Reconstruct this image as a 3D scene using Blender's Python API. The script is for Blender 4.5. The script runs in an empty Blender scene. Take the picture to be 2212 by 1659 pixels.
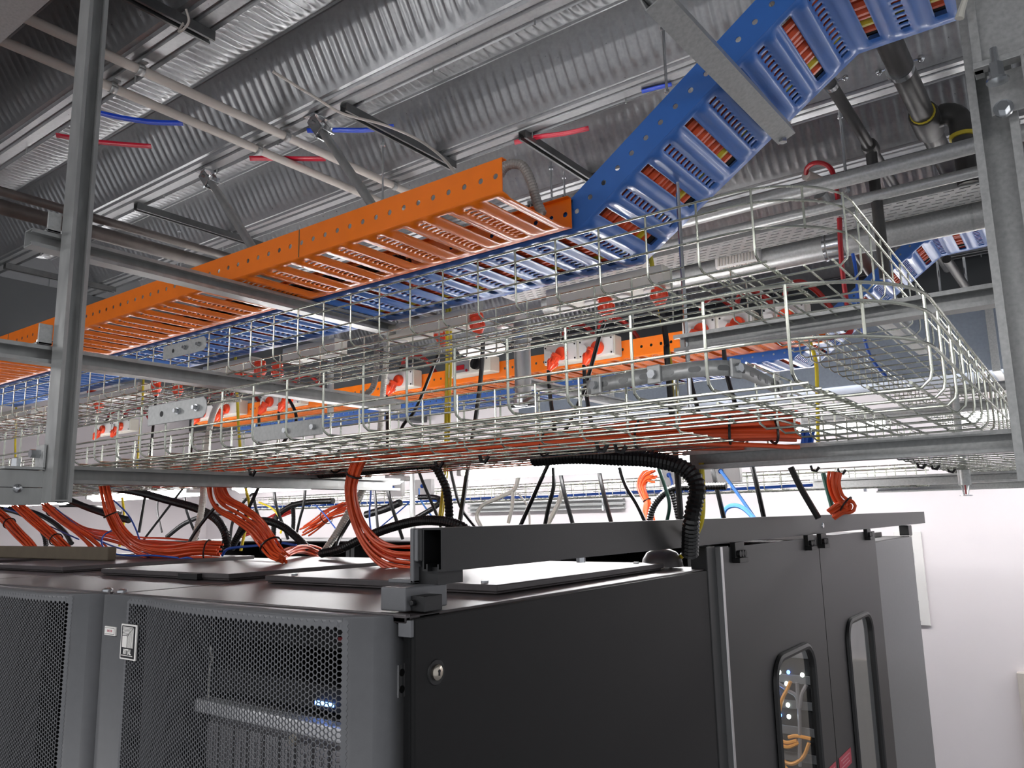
import bpy, math, random
from mathutils import Vector, Matrix
random.seed(11)
ZC = 2.225                      # camera height above the floor
F, CX, CY = 1690.0, 1106.0, 829.5
RM = Matrix(((0.804849, 0.116532, 0.581927), (0.593126, -0.12405, -0.795496), (-0.020512, 0.985409, -0.16896)))
sc = bpy.context.scene
COL = sc.collection
PI = math.pi


def at(px, py, ax, val):
    """room point (relative to the camera station) where the sight line meets a plane x/y/z = val"""
    r = RM @ Vector((px - CX, CY - py, -F))
    return r * (val / r['xyz'.index(ax)])


def aty(pts):                   # list of (px, py, Y)
    return [at(a, b, 'y', c) for a, b, c in pts]


# ------------------------------------------------------------------ materials
def mat(name, col, rough=0.5, metal=0.0, var=0.0, scale=8.0, stretch=None, bump=0.0, bscale=60.0, spec=0.5, emit=None, estr=0.0, vor=False, rvar=0.0, coat=0.0):
    m = bpy.data.materials.new(name); m.use_nodes = True
    nt = m.node_tree; b = nt.nodes['Principled BSDF']
    lin = [((c / 12.92) if c <= 0.04045 else ((c + 0.055) / 1.055) ** 2.4) for c in col]
    b.inputs['Base Color'].default_value = (*lin, 1)
    b.inputs['Roughness'].default_value = rough
    b.inputs['Metallic'].default_value = metal
    b.inputs['Specular IOR Level'].default_value = spec
    if coat: b.inputs['Coat Weight'].default_value = coat
    if emit:
        b.inputs['Emission Color'].default_value = (*emit, 1); b.inputs['Emission Strength'].default_value = estr
    tc = nt.nodes.new('ShaderNodeTexCoord'); mp = nt.nodes.new('ShaderNodeMapping')
    nt.links.new(tc.outputs['Object'], mp.inputs['Vector'])
    if stretch: mp.inputs['Scale'].default_value = stretch
    if var or rvar:
        if vor:
            n = nt.nodes.new('ShaderNodeTexVoronoi'); n.inputs['Scale'].default_value = scale
            bw = nt.nodes.new('ShaderNodeRGBToBW'); nt.links.new(n.outputs['Color'], bw.inputs[0]); fac = bw.outputs[0]
        else:
            n = nt.nodes.new('ShaderNodeTexNoise'); n.inputs['Scale'].default_value = scale; n.inputs['Detail'].default_value = 5
            fac = n.outputs['Fac']
        nt.links.new(mp.outputs['Vector'], n.inputs['Vector'])
        if var:
            cr = nt.nodes.new('ShaderNodeMapRange')
            cr.inputs[1].default_value = 0.25; cr.inputs[2].default_value = 0.75
            cr.inputs[3].default_value = 1 - var; cr.inputs[4].default_value = 1 + var
            nt.links.new(fac, cr.inputs[0])
            mx = nt.nodes.new('ShaderNodeVectorMath'); mx.operation = 'SCALE'
            mx.inputs[0].default_value = lin
            nt.links.new(cr.outputs[0], mx.inputs['Scale'])
            nt.links.new(mx.outputs[0], b.inputs['Base Color'])
        if rvar:
            r2 = nt.nodes.new('ShaderNodeMapRange')
            r2.inputs[1].default_value = 0.25; r2.inputs[2].default_value = 0.75
            r2.inputs[3].default_value = max(0.05, rough - rvar); r2.inputs[4].default_value = min(1, rough + rvar)
            nt.links.new(fac, r2.inputs[0]); nt.links.new(r2.outputs[0], b.inputs['Roughness'])
    if bump:
        n2 = nt.nodes.new('ShaderNodeTexNoise'); n2.inputs['Scale'].default_value = bscale; n2.inputs['Detail'].default_value = 3
        nt.links.new(mp.outputs['Vector'], n2.inputs['Vector'])
        bp = nt.nodes.new('ShaderNodeBump'); bp.inputs['Strength'].default_value = bump; bp.inputs['Distance'].default_value = 0.002
        nt.links.new(n2.outputs['Fac'], bp.inputs['Height']); nt.links.new(bp.outputs[0], b.inputs['Normal'])
    return m


M = dict(
    deck=mat('galvanised_deck', (.63, .635, .64), .33, .72, .10, 70, bump=.012, bscale=90, rvar=.06),
    galv=mat('galvanised_steel', (.70, .705, .70), .40, .45, .16, 120, bump=.03, bscale=180, rvar=.1),
    galvd=mat('galvanised_duct_sheet', (.55, .585, .63), .45, .4, .10, 60, rvar=.08),
    strut=mat('plain_strut_steel', (.66, .665, .66), .36, .55, .14, 40, stretch=(1, 1, .3), bump=.08, bscale=90, rvar=.08),
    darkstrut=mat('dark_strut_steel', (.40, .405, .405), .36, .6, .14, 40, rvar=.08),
    wire=mat('zinc_plated_wire', (.80, .81, .76), .26, .85, .12, 25, rvar=.06),
    bolt=mat('bright_zinc_fastener', (.78, .79, .80), .22, .95, .05, 80),
    orange=mat('orange_powder_coat', (.98, .49, .085), .30, 0, .04, 20, spec=.6, coat=.25),
    blue=mat('blue_powder_coat', (.21, .42, .73), .34, 0, .05, 20, spec=.6, coat=.2),
    black=mat('black_textured_powder_coat', (.066, .069, .075), .45, 0, .06, 150, bump=.06, bscale=700),
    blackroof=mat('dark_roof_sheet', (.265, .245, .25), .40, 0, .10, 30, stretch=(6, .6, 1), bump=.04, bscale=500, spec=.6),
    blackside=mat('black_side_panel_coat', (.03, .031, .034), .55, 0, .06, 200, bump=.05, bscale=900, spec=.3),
    door=mat('dark_grey_door_coat', (.40, .405, .415), .42, 0, .05, 60, bump=.05, bscale=700),
    gasket=mat('black_rubber', (.035, .035, .037), .5, 0, .1, 60),
    inner=mat('dark_cabinet_inside', (.05, .05, .055), .6, 0, .1, 20),
    alu=mat('brushed_aluminium', (.75, .75, .75), .3, .9, .08, 40, stretch=(1, 1, .1)),
    server=mat('server_bezel_grey', (.62, .61, .62), .35, .5, .08, 40),
    wall=mat('white_painted_wall', (.87, .845, .85), .75, 0, .015, 3, bump=.03, bscale=200),
    darkwall=mat('grey_wall_panel', (.30, .31, .32), .7, 0, .06, 6),
    floor=mat('grey_floor_tile', (.62, .62, .63), .45, 0, .06, 4),
    white=mat('white_plastic', (.86, .85, .84), .4, 0, .02, 20),
    cream=mat('cream_plastic', (.84, .82, .77), .42, 0, .03, 20),
    conduit=mat('pale_grey_conduit', (.76, .73, .70), .42, 0, .04, 12),
    pipe=mat('black_steel_pipe', (.29, .285, .28), .42, .5, .18, 25, bump=.1, bscale=80, rvar=.1),
    brownpipe=mat('weathered_grey_pipe', (.40, .375, .36), .45, .35, .22, 18, bump=.08, bscale=60),
    red=mat('red_plastic', (.62, .06, .11), .4, 0, .04, 20),
    plug=mat('orange_red_plug', (.93, .29, .14), .28, 0, .05, 20, coat=.3),
    cable_o=mat('orange_cable', (.87, .33, .15), .36, 0, .07, 15),
    cable_b=mat('blue_cable', (.13, .33, .70), .38, 0, .05, 15),
    cable_lb=mat('light_blue_cable', (.35, .58, .90), .38, 0, .05, 15),
    cable_k=mat('black_cable', (.05, .05, .055), .38, 0, .1, 15),
    cable_y=mat('yellow_earth_cable', (.83, .74, .14), .38, 0, .06, 15),
    cable_g=mat('green_earth_cable', (.13, .36, .30), .38, 0, .06, 15),
    cable_w=mat('white_flexible_duct', (.80, .79, .75), .4, 0, .04, 15),
    cable_r=mat('red_cable', (.62, .11, .08), .4, 0, .08, 15),
    greyhose=mat('grey_flexible_conduit', (.58, .56, .54), .42, 0, .05, 15),
    tape_r=mat('red_tape', (.76, .07, .20), .35, 0, .05, 15),
    tape_b=mat('blue_tape', (.06, .27, .78), .35, 0, .05, 15),
    card=mat('brown_brush_strip', (.40, .36, .30), .7, 0, .1, 30),
    led=mat('lit_lamp_diffuser', (1, 1, 1), .5, emit=(1, .985, .99), estr=24.0),
    blueled=mat('blue_indicator_light', (.1, .2, .9), .4, emit=(.12, .3, 1), estr=5.0),
    cyanled=mat('cyan_indicator_light', (.1, .6, .9), .4, emit=(.1, .6, 1), estr=4.0),
    whiteled=mat('white_indicator_light', (.9, .9, .9), .4, emit=(.9, 1, .9), estr=2.5),
    ledb=mat('lit_back_lamp', (1, 1, 1), .5, emit=(1, .985, .99), estr=20.0),
    ledf=mat('unseen_front_lamp', (1, 1, 1), .5, emit=(1, .985, .99), estr=24.0),
    label=mat('white_label', (.93, .92, .90), .5),
    labelred=mat('red_door_label', (.70, .12, .24), .45),
    ink=mat('black_print', (.06, .06, .08), .5),
    inkred=mat('faded_red_print', (.80, .55, .58), .5),
    silver=mat('bright_silver_lip', (.93, .93, .94), .3, .3, .03, 30),
    brass=mat('nickel_lock', (.74, .71, .66), .25, .95, .05, 40),
    jaune=mat('yellow_pipe_sealant', (.78, .70, .20), .6),
)
gm = bpy.data.materials.new('window_glass'); gm.use_nodes = True
nt = gm.node_tree; nt.nodes.clear()
o_ = nt.nodes.new('ShaderNodeOutputMaterial'); mx_ = nt.nodes.new('ShaderNodeMixShader'); tr_ = nt.nodes.new('ShaderNodeBsdfTransparent'); gl_ = nt.nodes.new('ShaderNodeBsdfGlossy')
fr_ = nt.nodes.new('ShaderNodeFresnel'); gl_.inputs['Roughness'].default_value = .06; tr_.inputs[0].default_value = (.82, .84, .84, 1)
nz_ = nt.nodes.new('ShaderNodeTexNoise'); nz_.inputs['Scale'].default_value = 6
md_ = nt.nodes.new('ShaderNodeMath'); md_.operation = 'MULTIPLY_ADD'; md_.inputs[1].default_value = .06
nt.links.new(nz_.outputs['Fac'], md_.inputs[0]); nt.links.new(fr_.outputs[0], md_.inputs[2])
nt.links.new(md_.outputs[0], mx_.inputs[0]); nt.links.new(tr_.outputs[0], mx_.inputs[1]); nt.links.new(gl_.outputs[0], mx_.inputs[2]); nt.links.new(mx_.outputs[0], o_.inputs[0])
M['glass'] = gm


# ------------------------------------------------------------------ mesh builder
class MB:
    def __init__(s): s.v = []; s.f = []; s.g = []

    def add(s, vs, fs):
        n = len(s.v); m = len(s.f); s.v += [Vector(p) for p in vs]; s.f += [[i + n for i in f] for f in fs]; s.g.append((n, len(s.v), m, len(s.f))); return s

    def box(s, x0, x1, y0, y1, z0, z1):
        return s.add([(x, y, z) for z in (z0, z1) for y in (y0, y1) for x in (x0, x1)],
                     [(0, 2, 3, 1), (4, 5, 7, 6), (0, 1, 5, 4), (2, 6, 7, 3), (0, 4, 6, 2), (1, 3, 7, 5)])

    def obox(s, c, a, b, d):
        c, a, b, d = map(Vector, (c, a, b, d))
        return s.add([c + a * i + b * j + d * k for k in (-1, 1) for j in (-1, 1) for i in (-1, 1)],
                     [(0, 2, 3, 1), (4, 5, 7, 6), (0, 1, 5, 4), (2, 6, 7, 3), (0, 4, 6, 2), (1, 3, 7, 5)])

    def prism(s, pts, d):               # closed polygon pts swept by vector d
        n = len(pts); d = Vector(d)
        vs = [Vector(p) for p in pts] + [Vector(p) + d for p in pts]
        fs = [list(range(n))[::-1], list(range(n, 2 * n))] + [(i, (i + 1) % n, n + (i + 1) % n, n + i) for i in range(n)]
        return s.add(vs, fs)

    def tube(s, path, r, n=8, caps=True):
        path = [Vector(p) for p in path]; m = len(path)
        rr = r if isinstance(r, (list, tuple)) else [r] * m
        t = (path[1] - path[0]).normalized()
        u = t.orthogonal().normalized(); vs = []; fs = []
        for i, p in enumerate(path):
            a = path[min(i + 1, m - 1)] - path[max(i - 1, 0)]
            if a.length > 1e-9:
                t2 = a.normalized(); q = t.rotation_difference(t2); u = q @ u; t = t2
            w = t.cross(u)
            vs += [p + (u * math.cos(2 * PI * k / n) + w * math.sin(2 * PI * k / n)) * rr[i] for k in range(n)]
        for i in range(m - 1):
            for k in range(n):
                fs.append((i * n + k, i * n + (k + 1) % n, (i + 1) * n + (k + 1) % n, (i + 1) * n + k))
        if caps: fs += [tuple(range(n))[::-1], tuple(range((m - 1) * n, m * n))]
        return s.add(vs, fs)

    def cyl(s, p, q, r, n=14): return s.tube([p, q], r, n)

    def sphere(s, c, r, n=8):
        c = Vector(c)
        return s.tube([c + Vector((0, 0, -r * math.cos(PI * i / n))) for i in range(n + 1)], [max(1e-4, r * math.sin(PI * i / n)) for i in range(n + 1)], n)

    def cor(s, path, r, pitch=.008, depth=.16, n=10):   # corrugated hose
        path = resample(path, pitch / 2)
        return s.tube(path, [r * (1 if i % 2 else 1 - depth) for i in range(len(path))], n)

    def strut(s, p, q, op, w=.041, h=.041, lip=.009, t=.003):   # C channel, open side towards op
        p, q, b = Vector(p), Vector(q), Vector(op).normalized()
        a = (q - p).normalized().cross(b).normalized()
        o = [(-w/2+lip, h/2), (-w/2, h/2), (-w/2, -h/2), (w/2, -h/2), (w/2, h/2), (w/2-lip, h/2), (w/2-lip, h/2-.008), (w/2-lip+t, h/2-.008), (w/2-lip+t, h/2-t), (w/2-t, h/2-t),
             (w/2-t, -h/2+t), (-w/2+t, -h/2+t), (-w/2+t, h/2-t), (-w/2+lip-t, h/2-t), (-w/2+lip-t, h/2-.008), (-w/2+lip, h/2-.008)]
        return s.prism([p + a * x + b * y for x, y in o], q - p)

    def grid(s, rows):                  # rows of equal length
        n = len(rows[0])
        return s.add([p for r in rows for p in r], [(i * n + j, i * n + j + 1, (i + 1) * n + j + 1, (i + 1) * n + j) for i in range(len(rows) - 1) for j in range(n - 1)])


def resample(path, step):
    path = [Vector(p) for p in path]; out = [path[0]]; d = 0.0
    for a, b in zip(path, path[1:]):
        L = (b - a).length; pos = step - d
        while pos <= L:
            out.append(a.lerp(b, pos / L)); pos += step
        d = L - (pos - step)
    if len(out) < 2: out.append(path[-1])
    return out


def spl(pts, k=8):                      # Catmull-Rom
    P = [Vector(p) for p in pts]
    if len(P) < 3: return P
    P = [P[0] * 2 - P[1]] + P + [P[-1] * 2 - P[-2]]; out = []
    for i in range(1, len(P) - 2):
        a, b, c, d = P[i-1:i+3]
        for j in range(k):
            t = j / k
            out.append(.5 * ((2*b) + (c-a)*t + (2*a-5*b+4*c-d)*t*t + (3*b-a-3*c+d)*t**3))
    out.append(P[-2]); return out


ROOT = {}
APART = set('bolt nut socket screw sealant_ring flange_joint roof_screw lid_screw drive_bay status_light wheel seam_stud hanger saddle_clip latch_hole bracket_leg coupling joint_band top_coupling pipe_clamp end_cap'.split())


def pieces(mb):                         # groups of touching primitives
    bb = []
    for (v0, v1, f0, f1) in mb.g:
        vs = mb.v[v0:v1]
        bb.append([min(p[k] for p in vs) - .001 for k in range(3)] + [max(p[k] for p in vs) + .001 for k in range(3)])
    par = list(range(len(bb)))
    def fd(i):
        while par[i] != i: i = par[i]
        return i
    for i in range(len(bb)):
        for j in range(i):
            if all(bb[i][k] <= bb[j][k + 3] and bb[j][k] <= bb[i][k + 3] for k in range(3)): par[fd(i)] = fd(j)
    out = {}
    for i, (v0, v1, f0, f1) in enumerate(mb.g):
        m = out.setdefault(fd(i), MB()); m.add(mb.v[v0:v1], [[q - v0 for q in f] for f in mb.f[f0:f1]])
    return list(out.values())



def obj(name, mb, m, parent=None, smooth=False, bevel=0, solid=0, label=None):
    if name in APART and parent is not None and len(mb.g) > 1:
        pcs = pieces(mb)
        if len(pcs) > 1:
            return [obj(name, q, m, parent, smooth, bevel, solid, label) for q in pcs][0]
    me = bpy.data.meshes.new(name)
    vs = [p + Vector((0, 0, ZC)) for p in mb.v]
    if parent is not None:
        base = ROOT[parent]
    else:
        xs = [p.x for p in vs]; ys = [p.y for p in vs]
        base = Vector(((min(xs)+max(xs))/2, (min(ys)+max(ys))/2, min(p.z for p in vs)))
    me.from_pydata([tuple(p - base) for p in vs], [], mb.f); me.update()
    me.materials.append(M[m] if isinstance(m, str) else m)
    o = bpy.data.objects.new(name, me); COL.objects.link(o)
    if parent is not None: o.parent = parent
    else: o.location = base
    ROOT[o] = base
    if smooth:
        me.polygons.foreach_set('use_smooth', [True] * len(me.polygons))
        me.set_sharp_from_angle(angle=math.radians(40))
    if solid:
        md = o.modifiers.new('sheet', 'SOLIDIFY'); md.thickness = solid; md.offset = 0
    if bevel:
        md = o.modifiers.new('edge', 'BEVEL'); md.width = bevel; md.segments = 2; md.limit_method = 'ANGLE'; md.angle_limit = math.radians(50)
    if label: o['label'] = label
    return o


def tag(o, label, cat, group=None, kind=None):
    o['label'] = label; o['category'] = cat
    if group: o['group'] = group
    if kind: o['kind'] = kind
    return o


def thing(name, label, cat, loc, group=None):
    o = bpy.data.objects.new(name, None); COL.objects.link(o)
    o.location = Vector(loc) + Vector((0, 0, ZC)); o.empty_display_size = .05
    ROOT[o] = o.location.copy()
    return tag(o, label, cat, group)


def struct(name, mb, m, **k):
    o = obj(name, mb, m, **k); o['kind'] = 'structure'; return o


V = Vector
ZCEIL = 1.52
# ================================================================== room shell
struct('floor', MB().box(-10, 3.5, -4, 6.2, -ZC - .1, -ZC), 'floor')
struct('wall_back', MB().box(-10, 3.5, 5.75, 5.95, -ZC, 1.75), 'wall')
struct('wall_left', MB().box(-9.2, -9, -4, 5.75, -ZC, 1.75), 'wall')
b = MB().box(-5.34, -5.22, -1, 5.7, .95, 1.52)
for y in (.9, 1.7, 2.5, 3.3): b.box(-5.22, -5.16, y, y + .06, .95, 1.50)
struct('wall_bulkhead', b, 'darkwall')
struct('wall_back_top_band', MB().box(-10, 3.5, 5.45, 5.75, 1.15, 1.70), 'darkwall')  # dark grey box along the top of the back wall


def deck():                             # deep trapezoidal decking, ribs along X, embossed crowns and webs
    P, D = .588, .2
    y0 = 1.757
    prof = []                           # (offset y, z, kind)
    prof += [(0, 0, 'f'), (.012, 0, 'f'), (.016, .010, 'f'), (.026, .010, 'f'), (.030, 0, 'f'), (.068, 0, 'f')]
    prof += [(.072, .012, 'f'), (.084, .012, 'f')]
    n = 9
    prof += [(.090 + .115 * i / n, D * i / n, 'n%d' % i) for i in range(n + 1)]
    prof += [(.212, D + .008, 'f'), (.222, D + .008, 'f'), (.230, D, 'f')]
    prof += [(.240 + .150 * i / 6, D, 'c%d' % i) for i in range(7)]
    prof += [(.398, D, 'f'), (.402, D + .008, 'f'), (.412, D + .008, 'f'), (.416, D, 'f')]
    m = 14
    prof += [(.422 + .125 * i / m, D * (1 - i / m), 'w%d' % i) for i in range(m + 1)]
    prof += [(.552, .014, 'f'), (.572, .010, 'f'), (.578, 0, 'f')]
    xs = []; x = -5.3; st = .0075
    while x < 1.2: xs.append(x); x += st
    mb = MB(); rows = []
    for k in range(-2, 7):
        for (dy, dz, kd) in prof:
            y = y0 + k * P + dy; row = []
            for x in xs:
                z = ZCEIL + dz; yy = y
                if kd[0] == 'c':
                    e = 0 if kd in ('c0', 'c6') else 1
                    z += e * .0055 * math.sin(2 * PI * x / .0375)
                elif kd[0] in 'wn':
                    i = int(kd[1:]); N = m if kd[0] == 'w' else n
                    t = i / N
                    if .14 < t < .86:
                        ph = (x / .042) % 1.0; dd = abs(ph - .5) * .042
                        endf = 1.0 if .2 < t < .8 else .55
                        w_ = .011 if endf == 1 else .007
                        if dd < w_:
                            a = .0055 * endf * math.cos(dd / w_ * PI / 2)
                            yy += (-a if kd[0] == 'w' else a) * .75; z -= a * .6
                row.append(V((x, yy, z)))
            rows.append(row)
    mb.grid(rows)
    return mb


ceil = struct('ceiling', deck(), 'deck', smooth=True)
st_ = MB()
for k in range(-1, 7):                  # seam studs on the flanges
    for i in range(14):
        x = -5.0 + i * .42
        st_.cyl((x, 1.757 + k * .588 + .07, ZCEIL), (x, 1.757 + k * .588 + .07, ZCEIL - .022), .003, 6)
obj('seam_stud', st_, 'strut', ceil)
o = struct('ceiling_slab', MB().box(-10, 3.5, -4, 6, 1.80, 1.95), 'darkwall')

# duct in front of the back wall
t = thing('air_duct', 'long blue-grey galvanised sheet duct along the back wall', 'duct', (-1.5, 5.0, .75))
obj('duct_body', MB().box(-3.6, .6, 5.0, 5.5, .75, 1.17), 'galvd', t, bevel=.004)
b = MB()
for x in (-2.75, -1.55, -.35): b.box(x - .02, x + .02, 4.985, 5.505, .74, 1.18)
obj('flange_joint', b, 'galv', t, bevel=.002)

# ================================================================== cable ladders
PU, HP = .140, .0467


def path_fn(poly):
    poly = [V(p) for p in poly]; L = [0]
    for a, c in zip(poly, poly[1:]): L.append(L[-1] + (c - a).length)

    def f(s, off=0.0):                  # (x,z) with normal offset
        for i in range(len(poly) - 1):
            if s <= L[i + 1] or i == len(poly) - 2:
                a, c = poly[i], poly[i + 1]; d = (c - a).normalized(); p = a + d * (s - L[i])
                nrm = V((-d.y, d.x))
                # mitred normal near a bend
                for j, sj in ((i, L[i]), (i + 1, L[i + 1])):
                    if 0 < j < len(poly) - 1 and abs(s - sj) < 1e-4:
                        e = (poly[j] - poly[j-1]).normalized() + (poly[j+1] - poly[j]).normalized(); e.normalize()
                        nrm = V((-e.y, e.x))
                return p + nrm * off
    f.L = L[-1]; f.knots = L
    return f


def bed_mesh(f, s0, s1, y0, y1, phase=0.0):
    """pressed bed: per unit one opening, two ridges, one row of short slots"""
    mb = MB(); ns = 28; nslot = 13
    ys = [y0, y0 + .018]; kinds = ['e', 'e']
    wy = (y1 - y0 - .044 - .016) / nslot
    ys.append(y0 + .022); kinds.append('m')
    for i in range(nslot):
        a = y0 + .030 + i * wy
        ys += [a, a + wy * .42]; kinds += ['s', 'b']
    ys += [y1 - .022, y1 - .018, y1]; kinds += ['m', 'e', 'e']
    ss = []; s = s0
    ds = PU / ns
    k0 = int(math.floor((s0 - phase) / ds)); k1 = int(math.ceil((s1 - phase) / ds))
    sv = [min(max(k * ds + phase, s0), s1) for k in range(k0, k1 + 1)]
    rows = []
    for k, s in zip(range(k0, k1 + 1), sv):
        u = (k % ns); row = []
        for y in ys:
            e = min(1.0, max(0.0, (min(y - y0, y1 - y) - .014) / .012))
            h = 0.0
            for c in (9.0, 20.0):
                d = abs(u - c)
                if d < 3.2: h = -.0075 * math.cos(d / 3.2 * PI / 2) ** .7
            if u in (4, 25): h = .0015
            q = f(s, h * e); row.append(V((q.x, y, q.y)))
        rows.append(row)
    n = len(ys); base = len(mb.v)
    for r in rows: mb.v += r
    for i in range(len(rows) - 1):
        if sv[i + 1] - sv[i] < 1e-6: continue
        u = (k0 + i) % ns
        for j in range(n - 1):
            if u in (26, 27, 0, 1, 2) and 2 <= j < n - 4: continue
            if 12 <= u <= 15 and kinds[j] == 's' and ys[j] < y1 - .03: continue
            mb.f.append([base + i*n + j, base + i*n + j + 1, base + (i+1)*n + j + 1, base + (i+1)*n + j])
    return mb


def rail_mesh(f, s0, s1, y, h=.077, hr=.0068, lip=.016, inward=1):
    mb = MB(); K = 12
    cells = []
    s = s0
    knots = [k for k in f.knots if s0 < k < s1]
    while s < s1 - 1e-6:
        e = min(s + HP, s1)
        for k in knots:
            if s + 1e-6 < k < e - 1e-6: e = k
        cells.append((s, e)); s = e

    def pt(s, z): q = f(s, z); return V((q.x, y, q.y))
    for a, c in cells:
        w = c - a; cs = (a + c) / 2; cz = h * .50
        if w < .035:
            mb.add([pt(a, 0), pt(c, 0), pt(c, h), pt(a, h)], [(0, 1, 2, 3)])
        else:
            inn = []; out = []
            for i in range(K):
                an = 2 * PI * (i + .5) / K; ca, sa = math.cos(an), math.sin(an)
                inn.append(pt(cs + hr * ca, cz + hr * sa))
                kx = (w / 2) / abs(ca) if abs(ca) > 1e-6 else 9; kz = (h / 2) / abs(sa) if abs(sa) > 1e-6 else 9
                kk = min(kx, kz); out.append((cs + kk * ca, cz + kk * sa))
            vs = inn + [pt(*p) for p in out]
            fs = [(i, K + i, K + (i + 1) % K, (i + 1) % K) for i in range(K)]
            cor = [pt(c, h), pt(a, h), pt(a, 0), pt(c, 0)]
            vs += cor
            for q, (cx_, cz_) in enumerate(((c, h), (a, h), (a, 0), (c, 0))):
                # corner triangles
                best = None
                for i in range(K):
                    j = (i + 1) % K
                    p1, p2 = out[i], out[j]
                    if (abs(p1[0] - cx_) < 1e-6 and abs(p2[1] - cz_) < 1e-6) or (abs(p1[1] - cz_) < 1e-6 and abs(p2[0] - cx_) < 1e-6):
                        best = (K + i, 2 * K + q, K + j)
                if best: fs.append(best)
            mb.add(vs, fs)
        for z, dz in ((h, -1),):
            q0, q1 = pt(a, z), pt(c, z); i_ = V((0, lip * inward, 0))
            mb.add([q0, q1, q1 + i_, q0 + i_], [(0, 1, 2, 3)])
    return mb


def ladder(name, label, poly, y0, y1, m, s0=0.0, s1=None, phase=0.0, far_s1=None, near_s1=None, h=.077, hr=.0068):
    f = path_fn(poly); s1 = s1 or f.L
    mid = f((s0 + s1) / 2)
    t = thing(name, label, 'cable ladder', (mid.x, (y0 + y1) / 2, mid.y), 'coloured cable ladders under the deck')
    obj('ladder_bed', bed_mesh(f, s0, s1, y0, y1, phase), m, t, solid=.0016, smooth=True)
    obj('side_rail', rail_mesh(f, s0, near_s1 or s1, y0, h, hr, inward=1), m, t, solid=.002)
    obj('side_rail', rail_mesh(f, s0, far_s1 or s1, y1, h, hr, inward=-1), m, t, solid=.002)
    return t, f


XL = -4.95
orange1, fo = ladder('cable_ladder', 'nearest orange cable ladder ending in mid air beside the rising blue ladder', [(XL, .692), (-.945, .692)], 1.272, 1.552, 'orange', phase=.035)
bluepoly = [(XL, .692), (-.935, .692), (-.335, 1.095), (-.085, 1.095)]
blue1, fb = ladder('cable_ladder', 'blue cable ladder next to the nearest orange one, climbing steeply to the deck at right', bluepoly, 1.565, 1.912, 'blue', phase=.02)
orange2, fo2 = ladder('cable_ladder', 'farther orange cable ladder with sockets on its rail, over the back rack row', [(XL, .690), (-.82, .690)], 3.04, 3.335, 'orange', phase=.05)
bluepoly2 = [(XL, .657), (-.97, .657), (-.86, .735), (-.405, 1.065), (.1, 1.085)]
blue2, fb2 = ladder('cable_ladder', 'farther blue cable ladder behind the farther orange one, climbing behind the corner posts', bluepoly2, 3.37, 3.68, 'blue', phase=.0, h=.046, hr=.0045)
# splice plates on the nearest orange rail
b = MB()
for x in (-1.62, -3.42):
    b.box(x - .001, x + .001, 1.2695, 1.272, .692, .769)
obj('rail_joint', b, 'card', orange1)


# cables lying in the ladders
def bundle(name, label, center, n, r, cable_m, spread, ties=(), cat='cable bundle', group=None, flat=1.0, twist=1.5, seed=1, tm='cable_k', fan=None):
    rnd = random.Random(seed); path = spl(center, 10); m = len(path)
    t = thing(name, label, cat, path[0], group)
    offs = []
    for i in range(n):
        rad = spread * math.sqrt((i + .5) / n); an = i * 2.39996 + rnd.random() * .4
        offs.append((rad * math.cos(an), rad * math.sin(an) * flat, rnd.uniform(-.6, .6), rnd.uniform(.8, 1.3)))
    frames = []; tt = (path[1] - path[0]).normalized(); u = tt.orthogonal().normalized()
    for i, p in enumerate(path):
        a = path[min(i+1, m-1)] - path[max(i-1, 0)]; t2 = a.normalized(); u = tt.rotation_difference(t2) @ u; tt = t2
        frames.append((u.copy(), tt.cross(u)))
    for ox, oy, ph, sc_ in offs:
        pts = []
        for i, p in enumerate(path):
            s = i / (m - 1); an = ph * math.sin(s * PI * twist) * .8
            k = 1.0
            if fan: k = fan(s)
            k *= 1 + (sc_ - 1) * math.sin(s * PI * 2.2 + ph * 3)
            x, y = (ox * math.cos(an) - oy * math.sin(an)) * k, (ox * math.sin(an) + oy * math.cos(an)) * k
            pts.append(p + frames[i][0] * x + frames[i][1] * y)
        obj('cable', MB().tube(pts, r, 6), cable_m, t, smooth=True)
    for s in ties:
        i = int(s * (m - 1)); p = path[i]; k = fan(s) if fan else 1.0
        uu, ww = frames[i]; R_ = spread * k * 1.05 + r
        ring = [p + uu * R_ * math.cos(a * PI / 8) + ww * R_ * max(flat, .4) * math.sin(a * PI / 8) for a in range(17)]
        obj('cable_tie', MB().tube(ring, .0028, 5), tm, t, smooth=True)
    return t


def tray_cables(f, s0, s1, y0, y1, mats, name, label, zoff=.016, seed=3, r=.0125):
    rnd = random.Random(seed); n = int((y1 - y0) / (2 * r))
    mid = f((s0 + s1) / 2, .02)
    t = thing(name, label, 'cable bundle', (mid.x, (y0 + y1) / 2, mid.y), 'cables lying in the ladders')
    for i in range(n):
        y = y0 + r + i * 2 * r * 1.02; pts = []
        s = s0
        while s <= s1:
            q = f(s, zoff + .002 * math.sin(s * 5 + i)); pts.append(V((q.x, y + .004 * math.sin(s * 4 + i * 1.7), q.y))); s += .08
        obj('cable', MB().tube(pts, r if i % 3 else r * .8, 7), mats[i % len(mats)] if i > n * .66 else mats[0], t, smooth=True)
    return t


tray_cables(fb, .1, fb.L, 1.62, 1.89, ['cable_o', 'cable_k', 'cable_r', 'cable_y'], 'power_cables', 'orange and black power cables packed in the nearer blue ladder')
tray_cables(fb2, 2.2, fb2.L, 3.42, 3.66, ['cable_o', 'cable_k', 'cable_r'], 'power_cables', 'orange and black power cables packed in the farther blue ladder', seed=4)
tray_cables(fo, .3, fo.L - .45, 1.45, 1.53, ['cable_k', 'cable_r', 'cable_k'], 'power_cables', 'few dark cables lying in the nearest orange ladder', seed=5, r=.009)

# ================================================================== wire baskets
WR = .0021


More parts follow.
